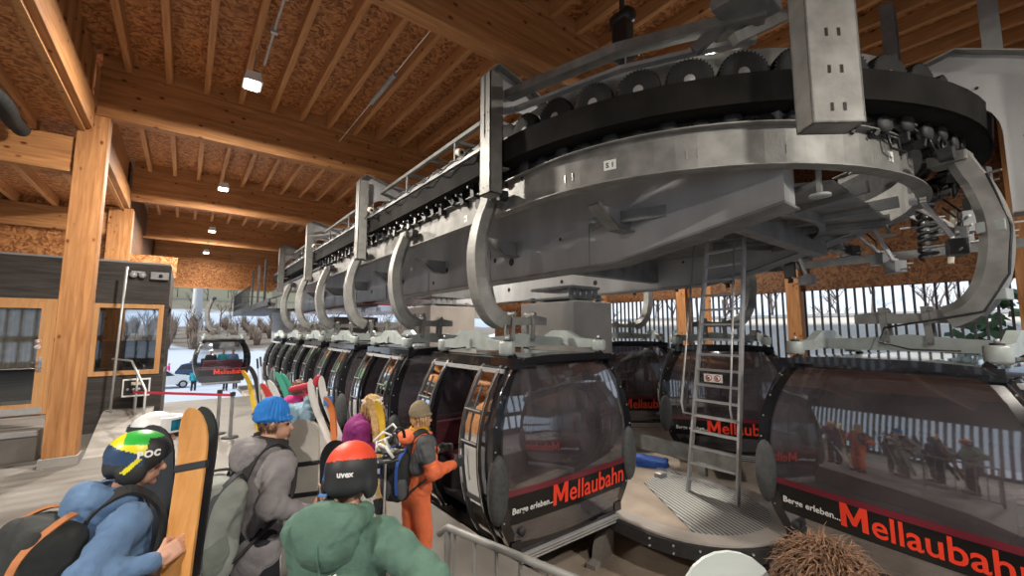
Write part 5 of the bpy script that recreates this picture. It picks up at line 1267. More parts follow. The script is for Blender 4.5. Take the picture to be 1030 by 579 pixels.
    if not lod:
        for q in (1, -1):
            a, b, c = arms[q]; fd = (c-b); pz = (palms or {}).get(q, {})
            fdir = np.array(Mi.to_3x3() @ Vector(pz['f'])) if 'f' in pz else fd; pn = np.array(Mi.to_3x3() @ Vector(pz['p'])) if 'p' in pz else np.array((-q*1.0, 0.2, 0.0)); th = np.array(Mi.to_3x3() @ Vector(pz['t'])) if 't' in pz else np.array((0, 0.6, 1.0))
            hpz = hand_prims(c, fdir, pn, th, pz.get('c', 0.55), s)
            parts.append(sdf(hpz, 0.0045, 0.006))
            if gloves:
                gp_ = hand_prims(c, fdir, pn, th, pz.get('c', 0.55), s*1.05, 0.006)+[cap(c, c-fd/np.linalg.norm(fd)*0.07, 0.036, 0.045)]
                soft('glove', [sdf(gp_, 0.006, 0.008, noise=(0.0015, 90, 2))], gloves, t)
    soft('body', parts, 'skin', t)
    if not lod:
        e = mb('eye_dark')
        for q in (-1, 1):
            c = HW(q*0.031, 0.083, 0.008); e.lathe([(0.001, -0.010), (0.007, -0.006), (0.010, 0), (0.007, 0.006), (0.001, 0.010)], tuple(c), 10)
        e.build('eyes', parent=t)
    # trousers, boots
    tp = [ell(Lw(0, -0.01, 0.93), np.array((0.175, 0.13, 0.14))*s)]
    for q in (1, -1): tp += [cap(Hp[q], K[q], 0.105*s, 0.078*s), cap(K[q], A[q]+np.array((0, 0, 0.10))*s, 0.078*s, 0.085*s)]
    soft('trousers', [sdf(tp, 0.03 if lod else 0.02, 0.03, noise=(0.006, 20, 5))], legs, t)
    for q in (1, -1):
        f = A[q]; soft('boot', [sdf([cap(f+np.array((0, -0.02, 0.16))*s, f+np.array((0, -0.02, 0.0))*s, 0.062*s, 0.06*s), rbox(f+np.array((0, 0.06, -0.035))*s, np.array((0.052, 0.15, 0.042))*s, 0.03)], 0.03 if lod else 0.016, 0.03)], 'plastic_black', t)
    # jacket
    jp = [ell(U(0, 0.005, 1.24), np.array((0.205*build, 0.15*build, 0.27))*s), ell(U(0, -0.02, 1.37), np.array((0.20*build, 0.125, 0.10))*s), ell(Lw(0, 0, 0.95-long_*0.5)+ (U(0, 0, 1.1)-Lw(0, 0, 1.1))*0.3, np.array((0.20, 0.155, 0.17+long_*0.5))*s),
          cap(U(0, -0.01, 1.43), U(0, 0.0, 1.50), 0.085*s, 0.078*s)]
    for q in (1, -1):
        a, b, c = arms[q]; jp += [cap(a, b, 0.085*s*build, 0.070*s), cap(b, c-(c-b)*0.06, 0.068*s, 0.048*s)]
    cutp = [cap(U(0, 0.0, 1.53), U(0, 0.02, 1.60), 0.062*s)]
    V, F = sdf(jp, h*1.6 if lod else h, 0.045, cut=cutp, noise=None if lod else (wr*0.6, 26, int(H*100) % 50), crease=None if lod else (wr*0.9, 11, int(H*100) % 37))
    if not lod:
        # folds across the sleeves, gathered at the elbows
        for q in (1, -1):
            a, b, c = arms[q]
            for (p_, q_, ph) in ((a, b, 0), (b, c, 2)):
                ax_ = q_-p_; L_ = np.linalg.norm(ax_); ax_ = ax_/L_; tt = (V-p_)@ax_; rr_ = V-p_-tt[:, None]*ax_; dist = np.linalg.norm(rr_, axis=1)
                wgt = np.clip(1-np.abs(dist-0.07)/0.05, 0, 1)*((tt > -0.02) & (tt < L_+0.02))
                nrm = rr_/(dist[:, None]+1e-6); V += nrm*(wgt*0.006*np.sin(tt*70+ph+2.2*np.sin(V[:, 2]*19+V[:, 0]*23)))[:, None]
    soft('jacket', [(V, F)], jacket, t)
    if collar: soft('collar', [sdf([cap(U(-0.05, 0.02, 1.50), U(0.05, 0.02, 1.50), 0.075*s), cap(U(0, -0.06, 1.47), U(0, 0.03, 1.51), 0.085*s)], 0.012, 0.04, cut=[cap(U(0, 0.0, 1.5), U(0, 0.02, 1.65), 0.066*s)], noise=(0.005, 30, 3))], collar, t)
    return dict(t=t, M=M, s=s, U=U, HW=HW, Rh=Rh, hc=hc, arms=arms, Lw=Lw)
def hood(P, m_, big=1.0, name='hood'):
    U = P['U']; s = P['s']
    pr_ = [ell(U(0, -0.13, 1.43), np.array((0.135*big, 0.085, 0.12*big))*s), ell(U(0.085, -0.04, 1.49), np.array((0.055, 0.11, 0.055))*s), ell(U(-0.085, -0.04, 1.49), np.array((0.055, 0.11, 0.055))*s), ell(U(0, -0.12, 1.50), np.array((0.11*big, 0.06, 0.05))*s)]
    return soft(name, [sdf(pr_, 0.010, 0.04, cut=[ell(U(0, -0.02, 1.56), np.array((0.075, 0.085, 0.10))*s)], noise=(0.005, 24, 8), crease=(0.010, 13, 4))], m_, P['t'])
def beanie(P, m_, ribs=0, slouch=0.0, brim=0.03):
    H_ = P['HW']; R = P['Rh']; s = P['s']
    pr_ = [ell(H_(0, -0.02-slouch*0.5, 0.070), np.array((0.094, 0.112, 0.092+slouch))*s, R), cap(H_(0, 0, 0.02), H_(0, -0.01, 0.035), 0.0, 0.0)]
    V, F = sdf([pr_[0], ell(H_(0, -0.015, 0.045), np.array((0.097, 0.116, 0.030))*s, R)], 0.006, 0.01, cut=[rbox(H_(0, 0, -0.12), np.array((0.2, 0.2, 0.135))*s, 0.001, R)], noise=(0.003, 40, 4))
    if ribs:
        q = (V-H_(0, -0.015, 0.05))@R; an = np.arctan2(q[:, 1], q[:, 0]); rr_ = np.hypot(q[:, 0], q[:, 1])[:, None]+1e-6
        V = V+((q*np.array((1, 1, 0)))@R.T)/rr_*(0.0042*np.cos(an*ribs))[:, None]
    return soft('beanie', [(V, F)], m_, P['t'])
def strap(m_, P, pts, w_, th=0.008, up=None):
    P_ = [Vector(p) for p in pts]; n = 20; Q = []
    for i in range(len(P_)-1):
        p0, p1, p2, p3 = P_[max(i-1, 0)], P_[i], P_[i+1], P_[min(i+2, len(P_)-1)]
        for k in range(6): u = k/6; Q.append(0.5*((2*p1)+(p2-p0)*u+(2*p0-5*p1+4*p2-p3)*u*u+(3*p1-p0-3*p2+p3)*u**3))
    Q.append(P_[-1]); c = Vector(P); ups = [(q-c).normalized() for q in Q]
    return m_.sweep(Q, [(-w_/2, -th/2), (-w_/2, th/2), (w_/2, th/2), (w_/2, -th/2)], ups=ups)
def backpack(P, label, m1, m2, trim, W=0.30, Hh=0.50, D=0.20, drop=0.0, tilt=0.0, logo=True, yoff=0.0):
    t = bpy.data.objects.new('backpack', None); COL.objects.link(t); t.empty_display_size = 0.1
    t.matrix_world = P['M']; tag(t, label, 'backpack'); U = P['U']; s = P['s']
    y0 = -0.15-D/2+yoff; z0 = 1.17-drop; R = np.array(Rot('X', tilt))
    c = U(0, y0, z0)
    W3 = lambda x, y, z: c+R@np.array((x, y, z))
    V, F = sdf([rbox(W3(0, 0.02, 0), np.array((W/2, D/2, Hh/2)), 0.075, R), ell(W3(0, -0.02, 0.02), np.array((W*0.42, D*0.55, Hh*0.46)), R), ell(W3(0, -D*0.42, -Hh*0.16), np.array((W*0.36, D*0.24, Hh*0.28)), R)], 0.011, 0.03, noise=(0.004, 22, 9), crease=(0.007, 10, 9))
    soft('bag', [(V, F)], m1, t)
    V, F = sdf([ell(W3(0, -D*0.50, -Hh*0.18), np.array((W*0.31, D*0.24, Hh*0.24)), R), ell(W3(W*0.44, 0.0, -Hh*0.2), np.array((0.03, D*0.34, Hh*0.22)), R), ell(W3(-W*0.44, 0.0, -Hh*0.2), np.array((0.03, D*0.34, Hh*0.22)), R)], 0.009, 0.01, noise=(0.003, 30, 2))
    soft('pocket', [(V, F)], m2, t)
    z_ = mb(trim)
    for q in (-1, 1):
        pts = [tuple(W3(q*W*0.15, D*0.42, Hh*0.50)), tuple(W3(q*W*0.34, 0.02, Hh*0.47)), tuple(W3(q*W*0.44, -D*0.30, Hh*0.30)), tuple(W3(q*W*0.45, -D*0.36, 0.0)), tuple(W3(q*W*0.44, -D*0.30, -Hh*0.25))]
        pts = [tuple(c+(np.array(p_)-c)*1.10) for p_ in pts]; strap(z_, tuple(c), pts, 0.026, 0.012)
    z_.build('trim', parent=t)
    zp = mb('plastic_black')
    zp.tube([tuple(W3(W*0.33*math.cos(a), -D*0.56-0.012, Hh*0.16+Hh*0.22*math.sin(a))) for a in np.linspace(0.0, math.pi, 12)], 0.005, 6)
    zp.tube([tuple(W3(W*0.05*math.cos(a), D*0.3, Hh*0.50+0.035*math.sin(a))) for a in np.linspace(0, math.pi, 8)], 0.008, 6); zp.build('zip', parent=t)
    if logo:
        lg_ = mb('sticker'); M4 = frame_mat(W3(W*0.12, -D*0.60-0.02, Hh*0.15), R[:, 0], R[:, 2], -R[:, 1]); lg_.M = M4; lg_.lathe([(0.024, 0), (0.024, 0.003)], (0, 0, 0.01), 16).mat('text_black').box(-0.014, 0.014, -0.006, 0.006, 0.013, 0.015); lg_.M = Matrix.Identity(4); lg_.build('round_badge', parent=t)
    for q in (-1, 1):
        sh = P['arms'][q][0]
        pts = [tuple(W3(q*0.08, D*0.45, Hh*0.42)), tuple(U(q*0.115, -0.13, 1.475)), tuple(U(q*0.125, -0.01, 1.535)), tuple(U(q*0.125, 0.12, 1.44)), tuple(U(q*0.14, 0.155, 1.30)), tuple(U(q*0.19, 0.08, 1.12)), tuple(W3(q*W*0.4, D*0.42, -Hh*0.34))]
        strap(mb('fabric_black'), tuple(U(0, 0, 1.3)), pts, 0.055, 0.016).build('shoulder_strap', parent=t)
    return t
def hair(P, m_, length=0.06, n=260, r=0.005, seed=1, curl=0.5, cover=0.2, down=0.3, capr=1.0, zmax=2.0):
    """locks of hair rooted on the scalp"""
    H_ = P['HW']; rs = random.Random(seed); g = mb(m_); R = P['Rh']; s = P['s']
    V, F = sdf([ell(H_(0, -0.018, 0.042), np.array((0.083*capr, 0.100*capr, 0.101*capr))*s, R)], 0.007, 0.01, cut=[ell(H_(0, 0.10, -0.04), np.array((0.085, 0.075, 0.075))*s, R), rbox(H_(0, 0.02, -0.14), np.array((0.2, 0.11, 0.10))*s, 0.01, R)], noise=(0.004, 70, seed))
    b_ = len(g.v); g.add([tuple(v) for v in V], [tuple(f) for f in F], True)
    for _ in range(n):
        while True:
            d = Vector((rs.gauss(0, 1), rs.gauss(0, 1), rs.gauss(0, 1))).normalized()
            if zmax > d.z > -cover and not (d.y > 0.45 and d.z < 0.35): break
        p = Vector(H_(d.x*0.080*capr, -0.018+d.y*0.096*capr, 0.042+d.z*0.098*capr)); dd = Vector(R @ np.array(d)); pts = [p]; v = (dd+Vector((rs.uniform(-1, 1), rs.uniform(-1, 1), rs.uniform(-1, 1)))*curl).normalized()
        for k in range(5):
            v = (v+Vector((rs.uniform(-1, 1), rs.uniform(-1, 1), rs.uniform(-1, 1)))*curl*0.6-Vector((0, 0, down))+dd*0.05).normalized(); q = pts[-1]+v*length/5
            cc = Vector(H_(0, -0.018, 0.042)); o_ = q-cc
            if o_.length < 0.095: q = cc+o_.normalized()*0.095
            pts.append(q)
        g.tube([tuple(q) for q in pts], [r, r, r*0.9, r*0.75, r*0.5, r*0.2], 5)
    return g.build('hair', parent=P['t'], fix=False)
def helmet(P, kind):
    H_ = P['HW']; R = P['Rh']; s = P['s']; c = H_(0, -0.012, 0.045)
    V, F = sdf([ell(c, np.array((0.112, 0.138, 0.118))*s, R), ell(H_(0.098, -0.015, -0.03), np.array((0.028, 0.06, 0.06))*s, R), ell(H_(-0.098, -0.015, -0.03), np.array((0.028, 0.06, 0.06))*s, R), ell(H_(0, -0.09, -0.02), np.array((0.085, 0.05, 0.055))*s, R)], 0.007, 0.02,
               cut=[ell(H_(0, 0.12, -0.05), np.array((0.092, 0.10, 0.098))*s, R), rbox(H_(0, 0, -0.17), np.array((0.2, 0.2, 0.085))*s, 0.01, R), ell(H_(0, 0, -0.03), np.array((0.085, 0.10, 0.10))*s, R)])
    L = lambda X: ((X-c)@R)/s
    if kind == 'bright':
        def fn(X):
            q = L(X); ix = np.zeros(len(X), int)                      # yellow
            ang = q[:, 1]
            ix[(q[:, 2] < 0.035-0.25*(q[:, 1]+0.05))] = 2             # navy lower band
            ix[(q[:, 2] > 0.062) & (q[:, 1] > -0.065)] = 1            # green crown
            ix[(q[:, 1] > 0.035) & (q[:, 2] < 0.09)] = 3              # black front
            ix[(q[:, 2] < -0.035)] = 3
            ix[(np.abs(q[:, 1]+0.005-0.8*(q[:, 2]+0.03)) < 0.013) & (q[:, 2] < 0.0) & (q[:, 2] > -0.07)] = 0
            return ix
        o = soft('helmet', [(V, F)], None, P['t'], matfn=fn, mats=['helmet_yellow', 'helmet_green', 'helmet_navy', 'helmet_black'])
    elif kind == 'red':
        def fn(X):
            q = L(X); ix = np.ones(len(X), int); ix[q[:, 2] > 0.030+0.12*q[:, 0]-0.15*q[:, 1]] = 0; ix[(q[:, 0] < -0.088) & (q[:, 2] < 0.055) & (q[:, 2] > -0.05)] = 2; return ix
        o = soft('helmet', [(V, F)], None, P['t'], matfn=fn, mats=['helmet_red', 'helmet_black', 'helmet_blue'])
    else: o = soft('helmet', [(V, F)], kind, P['t'])
    return o, c
def goggles(P, frame, strapm, up=0.0, tilt=0.0):
    H_ = P['HW']; R = P['Rh']; g = mb(frame)
    pts = [tuple(H_(0.105*math.sin(a), -0.012+0.145*math.cos(a), 0.045+up)) for a in np.linspace(-1.15, 1.15, 13)]
    strap(g, tuple(H_(0, 0, 0.045+up)), pts, 0.10, 0.03); o = g.build('goggles', parent=P['t'])
    l_ = mb('goggle_lens'); pts = [tuple(H_(0.115*math.sin(a), -0.008+0.162*math.cos(a), 0.045+up)) for a in np.linspace(-0.8, 0.8, 9)]; strap(l_, tuple(H_(0, 0, 0.045+up)), pts, 0.07, 0.008); l_.build('lens', parent=o)
    b_ = mb(strapm); pts = [tuple(H_(0.122*math.sin(a), -0.012+0.148*math.cos(a), 0.04+up*0.7)) for a in np.linspace(1.15, 2*math.pi-1.15, 20)]; strap(b_, tuple(H_(0, 0, 0.04)), pts, 0.035, 0.006); b_.build('goggle_strap', parent=o)
def plate(name, label, cat, tip, tail, width, normal, m_, tipcurl=0.12, taper=0.12, thick=0.012, waist=0.08, group=None, bands=(), kids=()):
    """snowboard or ski: flat body with rounded ends and turned-up tip"""
    tip = Vector(tip); tail = Vector(tail); ax = (tail-tip); L = ax.length; ax.normalize(); nn = Vector(normal); nn = (nn-ax*nn.dot(ax)).normalized(); sx = ax.cross(nn)
    t = thing(name, label, cat, tuple(tail), 0, group); n = 26; vs = []; fs = []
    def prof(u):
        d_ = u*L; e = min(d_, L-d_); R_ = max(taper*L, width*0.5)
        w_ = width/2*(1-waist*math.sin(math.pi*u))
        if e < R_: w_ *= math.sqrt(max(0.0, 1-(1-e/R_)**2))
        return max(w_, 0.004)
    us = [0.5-0.5*math.cos(math.pi*i/n) for i in range(n+1)]
    for u in us:
        d_ = u*L; lift_ = 0.0
        tl = 0.16*L
        if d_ < tl: lift_ = tipcurl*(1-d_/tl)**2
        c = tip+ax*d_+nn*lift_-tail; w_ = prof(u)
        for (a, b_) in ((-w_, -thick/2), (-w_, thick/2), (w_, thick/2), (w_, -thick/2)): vs.append(tuple(c+sx*a+nn*b_))
    for i in range(n):
        for q in range(4): fs.append((i*4+q, i*4+(q+1) % 4, (i+1)*4+(q+1) % 4, (i+1)*4+q))
    fs += [(3, 2, 1, 0), (n*4, n*4+1, n*4+2, n*4+3)]
    g = MB().mat(m_).add(vs, fs); g.build('deck', parent=t)
    for (u, hgt, bm_) in bands:
        w_ = prof(u)+0.008; c = tip+ax*(u*L)-tail; g2 = MB().mat(bm_); R4 = frame_mat(c, sx, ax, nn); g2.M = R4; g2.box(-w_, w_, -hgt/2, hgt/2, -thick/2-0.006, thick/2+0.006, 0.003); g2.build('strap', parent=t)
    for (kind, u) in kids:
        c = tip+ax*(u*L)-tail; g2 = MB().mat('plastic_black'); g2.M = frame_mat(c, sx, ax, nn)
        if kind == 'ski': g2.box(-0.03, 0.03, -0.16, -0.04, 0.006, 0.05, 0.01).box(-0.035, 0.035, 0.16, 0.28, 0.006, 0.07, 0.01).mat('alu').box(-0.02, 0.02, -0.13, -0.08, 0.05, 0.065, 0.005)
        else: g2.box(-0.09, 0.09, -0.10, 0.12, 0.006, 0.03, 0.01).box(-0.10, -0.085, -0.02, 0.12, 0.02, 0.16, 0.005).box(0.085, 0.10, -0.02, 0.12, 0.02, 0.16, 0.005).mat('plastic_grey').bar((-0.095, 0.0, 0.12), (0.095, 0.0, 0.13), 0.05, 0.012)
        g2.build('binding', parent=t)
    return t

def wrap(m_, P, vs, fs, c, rad_, R):
    """lay lettering on the helmet shell"""
    out = []
    for v in vs:
        q = (np.array(v)-c)@R; k = np.linalg.norm(q/rad_); q = q/k*1.012+q/np.linalg.norm(q)*0.0015; out.append(tuple(c+R@q))
    m_.add(out, fs); return m_
# --- person with the bright helmet, blue jacket, black backpack
P = person('person in a blue jacket and bright striped ski helmet at the left edge', (-0.26, 2.93), (0.93, 0.36), 1.74, 0.12, rh=(-0.03, 2.60, 1.25), lh=(-0.06, 3.05, 1.05), jacket='jacket_blue', h=0.012,
           palms={1: dict(f=(0.60, 0.10, 0.30), p=(0.1, 0.9, -0.3), t=(-0.2, 0.1, 0.9), c=0.62)}, pole={1: (0.6, -0.5, -0.8)}, head=(-0.42, -0.08), wr=0.008)
hood(P, 'jacket_blue', 1.05); _, hc = helmet(P, 'bright')
R = P['Rh']; ex = R@np.array((-0.25, 0.97, 0.12)); ez = R@np.array((0.93, 0.2, 0.35)); ez = ez-ex*(ez@ex); ez /= np.linalg.norm(ez); ey = np.cross(ez, ex)
vs, fs = text_mesh('POC', 0.046, ext=0.003, bold=0.002, spacing=1.15); M4 = frame_mat(P['HW'](0.125, -0.005, 0.045), ex, ey, ez)
g = mb('text_white'); wrap(g, P, [M4 @ Vector(v) for v in vs], fs, hc, np.array((0.112, 0.138, 0.118))*P['s'], R).build('lettering', parent=P['t'])
backpack(P, 'large black backpack with tan trim on the person in the blue jacket', 'pack_black', 'pack_charcoal', 'pack_orange', 0.36, 0.60, 0.25, 0.04, -0.14)
plate('split_board', 'orange wooden board half with a black strap held by the blue jacket', 'snowboard', (0.09, 2.85, 1.88), (-0.02, 2.29, 0.28), 0.175, (-0.72, -0.68, 0.0), 'snowboard_wood', 0.05, 0.10, bands=((0.17, 0.035, 'plastic_black'),))
plate('split_board', 'dark board half standing close behind the orange wooden one', 'snowboard', (0.145, 2.99, 1.86), (0.01, 2.42, 0.28), 0.165, (-0.72, -0.68, 0.0), 'board_black', 0.05, 0.10)
plate('snowboard', 'black snowboard with white graphics behind the bright helmet', 'snowboard', (-0.10, 3.42, 1.72), (0.0, 2.85, 0.3), 0.27, (-0.72, -0.65, 0.1), 'board_black', 0.04, 0.12)
# --- white helmet behind him
P = person('person in a maroon jacket and white helmet behind the bright helmet', (-0.18, 3.86), (0.9, -0.35), 1.70, 0.05, rh=(0.12, 3.55, 1.2), jacket='jacket_maroon', gloves='fabric_black', h=0.016, head=(0.1, 0.0))
helmet(P, 'helmet_white'); goggles(P, 'sticker', 'plastic_black', 0.03)
g = mb('text_white')
for (u, w_, z) in ((-0.03, 0.03, 1.36), (0.02, 0.05, 1.30), (-0.01, 0.025, 1.23), (0.03, 0.04, 1.18)): g.box(0.185, 0.225, u-w_/2, u+w_/2, z-0.02, z+0.02, 0.008)
g.build('white_patches', parent=P['t'])
# --- blue beanie, grey jacket
P = person('person in a grey jacket and ribbed blue beanie carrying a grey rucksack', (0.45, 3.40), (0.92, 0.39), 1.76, 0.10, rh=(0.72, 3.06, 1.12), lh=(0.80, 3.5, 1.1), jacket='jacket_grey', h=0.012, long_=0.16, build=1.10,
           palms={1: dict(f=(0.6, 0.5, -0.1), p=(0.3, 0.8, 0.0), t=(0.1, 0.0, 1.0), c=0.5)}, head=(-0.75, -0.05), wr=0.010)
beanie(P, 'beanie_blue', 22, 0.03); hair(P, 'hair_brown', 0.04, 160, 0.004, 5, 0.25, 0.75, 1.2, 0.95, 0.0); hood(P, 'jacket_grey', 1.0)
soft('hood_lining', [sdf([cap(P['U'](-0.07, -0.03, 1.50), P['U'](0.07, -0.03, 1.50), 0.06), cap(P['U'](0.08, 0.0, 1.50), P['U'](0.02, 0.10, 1.50), 0.045)], 0.010, 0.03, noise=(0.005, 30, 2))], 'fabric_black', P['t'])
backpack(P, 'grey green rucksack with side straps on the person in the grey jacket', 'pack_grey_light', 'pack_grey', 'pack_charcoal', 0.34, 0.58, 0.26, 0.12, -0.12, False, yoff=-0.02)
plate('snowboard', 'grey snowboard with dark crossed straps held by the blue beanie', 'snowboard', (0.75, 3.47, 1.64), (0.66, 3.05, 0.15), 0.26, (-0.70, -0.70, 0.05), 'board_grey', 0.04, 0.10, bands=((0.20, 0.03, 'board_black'), (0.33, 0.03, 'board_black'), (0.41, 0.035, 'board_black')))
# --- green jacket, red helmet, seen from behind
P = person('person in a green hooded jacket and red and black helmet, back to us', (0.59, 1.99), (0.70, 0.71), 1.74, 0.08, rh=(0.93, 1.88, 1.13), lh=(0.72, 2.42, 1.12), jacket='jacket_green', gloves='fabric_black', h=0.011, build=1.0,
           palms={1: dict(f=(-0.6, 0.4, -0.1), p=(-0.3, 0.3, -0.9), t=(-0.1, 0.9, 0.1), c=0.6)}, pole={1: (0.95, -0.30, -0.45), -1: (-0.15, -0.2, -1.0)}, head=(0.06, -0.08), wr=0.009)
hood(P, 'jacket_green', 1.15); _, hc = helmet(P, 'red'); R = P['Rh']
ez = R@np.array((0.12, -1, 0.0)); ez /= np.linalg.norm(ez); ex = np.cross(R@np.array((0, 0, 1.0)), ez); ex /= np.linalg.norm(ex); ey = np.cross(ez, ex)
vs, fs = text_mesh('uvex', 0.036, ext=0.002, bold=0.0012); M4 = frame_mat(P['HW'](-0.005, -0.15, 0.028), ex, ey, ez)
g = mb('text_white'); wrap(g, P, [M4 @ Vector(v) for v in vs], fs, hc, np.array((0.112, 0.138, 0.118))*P['s'], R).build('lettering', parent=P['t'])
g = mb('ski_blue').box(-0.085, -0.05, -0.142, -0.128, -0.055, -0.045)
for v in range(len(g.v)): g.v[v] = tuple(P['HW'](*g.v[v]))
g.build('blue_clip', parent=P['t'])
g = mb('text_white'); U = P['U']
for k in range(11): p = U(-0.17+0.024*k, -0.155-0.003*k, 1.235+0.008*k); g.box(p[0]-0.005, p[0]+0.005, p[1]-0.012, p[1]+0.01, p[2]-0.007, p[2]+0.007, 0.003)
for k in range(0): pass
p = U(0.02, -0.178, 1.525); g.box(p[0]-0.022, p[0]+0.022, p[1]-0.01, p[1]+0.01, p[2]-0.004, p[2]+0.004, 0.002); g.build('reflective_dots', parent=P['t'])
sm = mb('jacket_green')
for x0_ in (0.0,):
    pts = []
    for z in np.linspace(1.50, 0.98, 14): pts.append(tuple(U(x0_, -(0.150+0.06*math.exp(-((z-1.42)/0.10)**2))-0.002, z)))
    sm.tube(pts, 0.004, 6)
sm.build('back_seam', parent=P['t'])
# --- orange jacket entering the cabin
P = person('person in an orange and grey ski suit and beige beanie by the open cabin door', (1.78, 3.74), (0.98, 0.10), 1.57, 0.03, rh=(2.02, 3.45, 1.08), lh=(2.1, 3.9, 1.1), jacket='jacket_orange', legs='jacket_orange', gloves='fabric_black', h=0.014, collar='mustard', head=(-0.1, -0.05))
beanie(P, 'beanie_beige', 0, 0.03); hair(P, 'hair_blonde', 0.05, 60, 0.004, 8, 0.15, 0.7, 1.4, 0.93, 0.0)
U = P['U']; a, b_, c_2 = P['arms'][1]
soft('grey_panel', [sdf([cap(a+np.array((0.012, -0.02, 0.01)), (a+b_)/2+np.array((0.014, -0.02, 0)), 0.080, 0.074), cap(a, U(0.12, -0.06, 1.2), 0.09, 0.09)], 0.012, 0.02, noise=(0.004, 30, 3))], 'pack_charcoal', P['t'])
soft('hood', [sdf([ell(U(0, -0.10, 1.46), np.array((0.14, 0.10, 0.07))), ell(U(0.09, 0.0, 1.48), np.array((0.06, 0.10, 0.05)))], 0.011, 0.03, noise=(0.01, 30, 4))], 'jacket_orange', P['t'])
backpack(P, 'small black backpack on the person in the orange suit', 'pack_black', 'pack_charcoal', 'blue_strap', 0.27, 0.44, 0.17, 0.06, 0, False)
# --- purple jacket, blonde hair, headband
P = person('blonde person in a purple jacket with a patterned headband bending forward', (1.38, 4.60), (0.95, -0.25), 1.66, 0.38, rh=(1.68, 4.35, 1.15), lh=(1.72, 4.7, 1.15), jacket='jacket_purple', gloves='fabric_black', h=0.014, head=(-0.15, 0.25))
hair(P, 'hair_blonde', 0.16, 220, 0.005, 9, 0.12, 0.45, 1.6, 0.95)
hb_ = mb('sticker'); pts = [tuple(P['HW'](0.090*math.cos(a), -0.015+0.112*math.sin(a), 0.052)) for a in np.linspace(0, 2*math.pi, 25)]; strap(hb_, tuple(P['HW'](0, 0, 0.05)), pts, 0.07, 0.008)
hb_.mat('jacket_maroon')
for k in range(16): a = k*2*math.pi/16; c = P['HW'](0.097*math.cos(a), -0.015+0.118*math.sin(a), 0.052+0.018*math.sin(k*2.1)); hb_.box(c[0]-0.008, c[0]+0.008, c[1]-0.008, c[1]+0.008, c[2]-0.009, c[2]+0.009, 0.003)
hb_.build('headband', parent=P['t'])
# --- light blue jacket farther back, bent over skis
P = person('person in a light blue jacket with a pink collar handling white skis', (1.00, 5.75), (0.75, 0.55), 1.70, 0.30, rh=(1.22, 5.55, 1.50), lh=(1.1, 6.0, 1.4), jacket='jacket_lightblue', legs='trousers_black', h=0.016, gloves='red_belt', collar='pink', head=(0, 0.2))
hair(P, 'hair_brown', 0.05, 120, 0.005, 12, 0.3, 0.5, 0.9, 0.97)
# --- top of a brown haired head in the foreground
P = person('person with tousled brown hair cut off by the bottom edge', (1.50, 0.42), (0.7, 0.7), 1.615, 0.05, jacket='jacket_brown', h=0.018, head=(0.2, -0.1))
hair(P, 'hair_brown', 0.10, 2600, 0.0022, 21, 0.95, 0.5, 0.55, 1.10)
plate('snowboard', 'white snowboard nose rising from the bottom edge beside the brown hair', 'snowboard', (1.42, 0.70, 1.60), (1.37, 0.62, 0.15), 0.30, (-0.62, -0.70, 0.35), 'board_white', 0.02, 0.09, thick=0.014)

# --- skis held upright in the queue
SK = [((1.17, 5.42, 1.67), (1.60, 4.0, 0.04), 'ski_white', 'white ski with curved tip, left one held by the light blue jacket'), ((1.27, 5.35, 1.70), (1.70, 3.95, 0.04), 'ski_white', 'white ski with curved tip, right one held by the light blue jacket'),
      ((1.01, 6.04, 1.76), (1.30, 5.0, 0.04), 'ski_green', 'green ski standing left of the light blue jacket'), ((1.07, 6.02, 1.74), (1.36, 5.0, 0.04), 'ski_green', 'green ski nearest to the light blue jacket'),
      ((0.94, 6.09, 1.66), (1.20, 5.1, 0.04), 'ski_white', 'white ski left of the green pair'), ((0.88, 6.15, 1.62), (1.14, 5.2, 0.04), 'ski_red', 'red ski left of the green pair'),
      ((0.88, 8.34, 1.62), (1.15, 7.6, 0.03), 'yellow', 'yellow and black ski farther back near the barrier'), ((0.96, 8.26, 1.70), (1.20, 7.5, 0.03), 'board_black', 'black ski beside the yellow one near the barrier'),
      ((1.33, 4.95, 1.58), (1.45, 4.75, 0.05), 'ski_orange', 'orange ski with blue tip left of the blonde person'),
      ((1.60, 4.40, 1.60), (1.62, 4.0, 0.05), 'hair_blonde', 'pale yellow ski right of the blonde person'), ((1.67, 4.35, 1.57), (1.60, 4.0, 0.05), 'yellow', 'yellow patterned ski right of the blonde person')]
for i, (a, b_, m_, l_) in enumerate(SK):
    t = plate('ski', l_, 'ski', a, b_, 0.078 if i < 2 else 0.075, (-0.75, -0.5, 0.3) if i not in (0, 1) else (0.3, -0.9, 0.25), m_, 0.10, 0.05, thick=0.02, kids=(('ski', 0.5),))
    if 'blue tip' in l_: MB().mat('ski_blue').box(-0.045, 0.045, -0.012, 0.012, -0.05, 0.05).build('tip_cap', parent=t).location = Vector(a)-Vector(b_)+Vector((-0.04, -0.03, -0.05))
for (a, b_, l_) in (((1.04, 8.18, 1.82), (1.2, 7.7, 0.05), 'thin ski pole beside the yellow ski'), ((0.98, 8.05, 1.80), (1.12, 7.6, 0.05), 'ski pole right behind the yellow ski'), ((1.42, 3.55, 1.5), (1.3, 3.3, 0.05), 'ski pole leaning beside the small black backpack')):
    t = thing('ski_pole', l_, 'ski pole', b_); v = Vector(a)-Vector(b_)
    mb('alu').cyl((0, 0, 0), tuple(v), 0.009, n=8).build('shaft', parent=t); mb('plastic_black').cyl(tuple(v*0.93), tuple(v*1.02), 0.016, n=10).build('handle', parent=t); mb('plastic_black').lathe([(0.04, 0.05), (0.05, 0.06), (0.01, 0.07)], n=12).build('basket', parent=t)
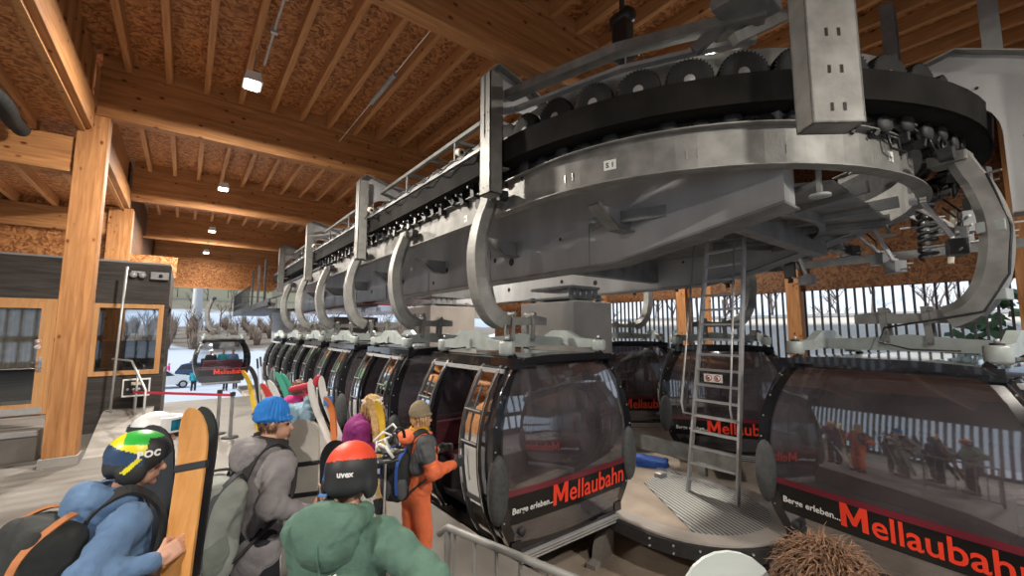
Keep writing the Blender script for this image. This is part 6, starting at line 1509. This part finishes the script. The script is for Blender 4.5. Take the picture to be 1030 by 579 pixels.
# red gloves/bindings where the light blue person grips the skis, boots slung over the backpack
o = soft('red_ski_strap', [sdf([cap((1.05, 5.60, 1.60), (1.30, 5.36, 1.68), 0.035, 0.045), cap((1.25, 5.36, 1.68), (1.28, 5.34, 1.74), 0.04)], 0.010, 0.03)], 'red_belt'); tag(o, 'bright red strap round the tips of the white skis', 'strap')
for i, (x, y, z, l_) in enumerate(((1.38, 3.38, 1.33, 'black and white snowboard binding held up beside the backpack'), (1.29, 3.28, 1.30, 'second black and white binding left of the backpack'))):
    t = thing('board_binding', l_, 'binding', (x, y, z), 0.5+i)
    b_ = mb('plastic_black').box(-0.07, 0.07, -0.10, 0.10, -0.02, 0.0, 0.008); pts = [(0.08*math.cos(a), -0.1+0.02, 0.09+0.09*math.sin(a)) for a in np.linspace(0, math.pi, 10)]; b_.tube(pts, 0.014, 6); b_.build('base_plate', parent=t)
    w_ = mb('ski_white'); w_.tube([(-0.08, -0.05, 0.02), (-0.06, 0.0, 0.10), (0.06, 0.02, 0.10), (0.08, -0.03, 0.02)], 0.014, 6).tube([(-0.08, 0.07, 0.0), (-0.04, 0.10, 0.06), (0.04, 0.10, 0.06), (0.08, 0.07, 0.0)], 0.012, 6).tube([(0.0, -0.08, 0.16), (0.03, 0.0, 0.2), (0.02, 0.08, 0.14)], 0.009, 6); w_.build('straps', parent=t)
plate('snowboard', 'black snowboard carried low between the beanie and the red helmet', 'snowboard', (1.02, 3.60, 1.42), (0.95, 3.2, 0.1), 0.25, (-0.5, -0.8, 0.3), 'board_black', 0.04, 0.12, kids=(('board', 0.25),))

# --- people outside and in the hanging cabin
zs_ = -2.7
for (x, y, l_, jk, dr) in ((0.88, 43.8, 'tiny skier in teal standing on the snow near the parked cars', 'teal', (0.3, 1)), (2.99, 42.8, 'tiny skier in dark blue below the hanging cabin', 'jacket_blue', (0.2, -1)), (3.74, 43.5, 'tiny skier in orange below the hanging cabin', 'jacket_orange', (-0.3, 1)), (-1.0, 54.0, 'tiny skier in pink walking up the snow', 'pink', (1, 0.2)), (0.9, 60.0, 'tiny dark skier far up the snow', 'fabric_black', (1, 0.5))):
    P = person(l_, (x, y, zs_ if y > 30 else terr(x, y)), dr, 1.75, 0.0, jacket=jk, legs='trousers_black', lod=True, h=0.02)
for (x, l_, jk) in ((-0.5, 'passenger in dark clothes seated left in the hanging cabin', 'fabric_black'), (0.05, 'passenger in teal seated in the middle of the hanging cabin', 'teal'), (0.5, 'passenger in blue seated right in the hanging cabin', 'jacket_blue')):
    person(l_, (1.75+x, 28.3, -0.38), (0.1, -1), 1.60, 0.0, jacket=jk, lod=True, h=0.02)
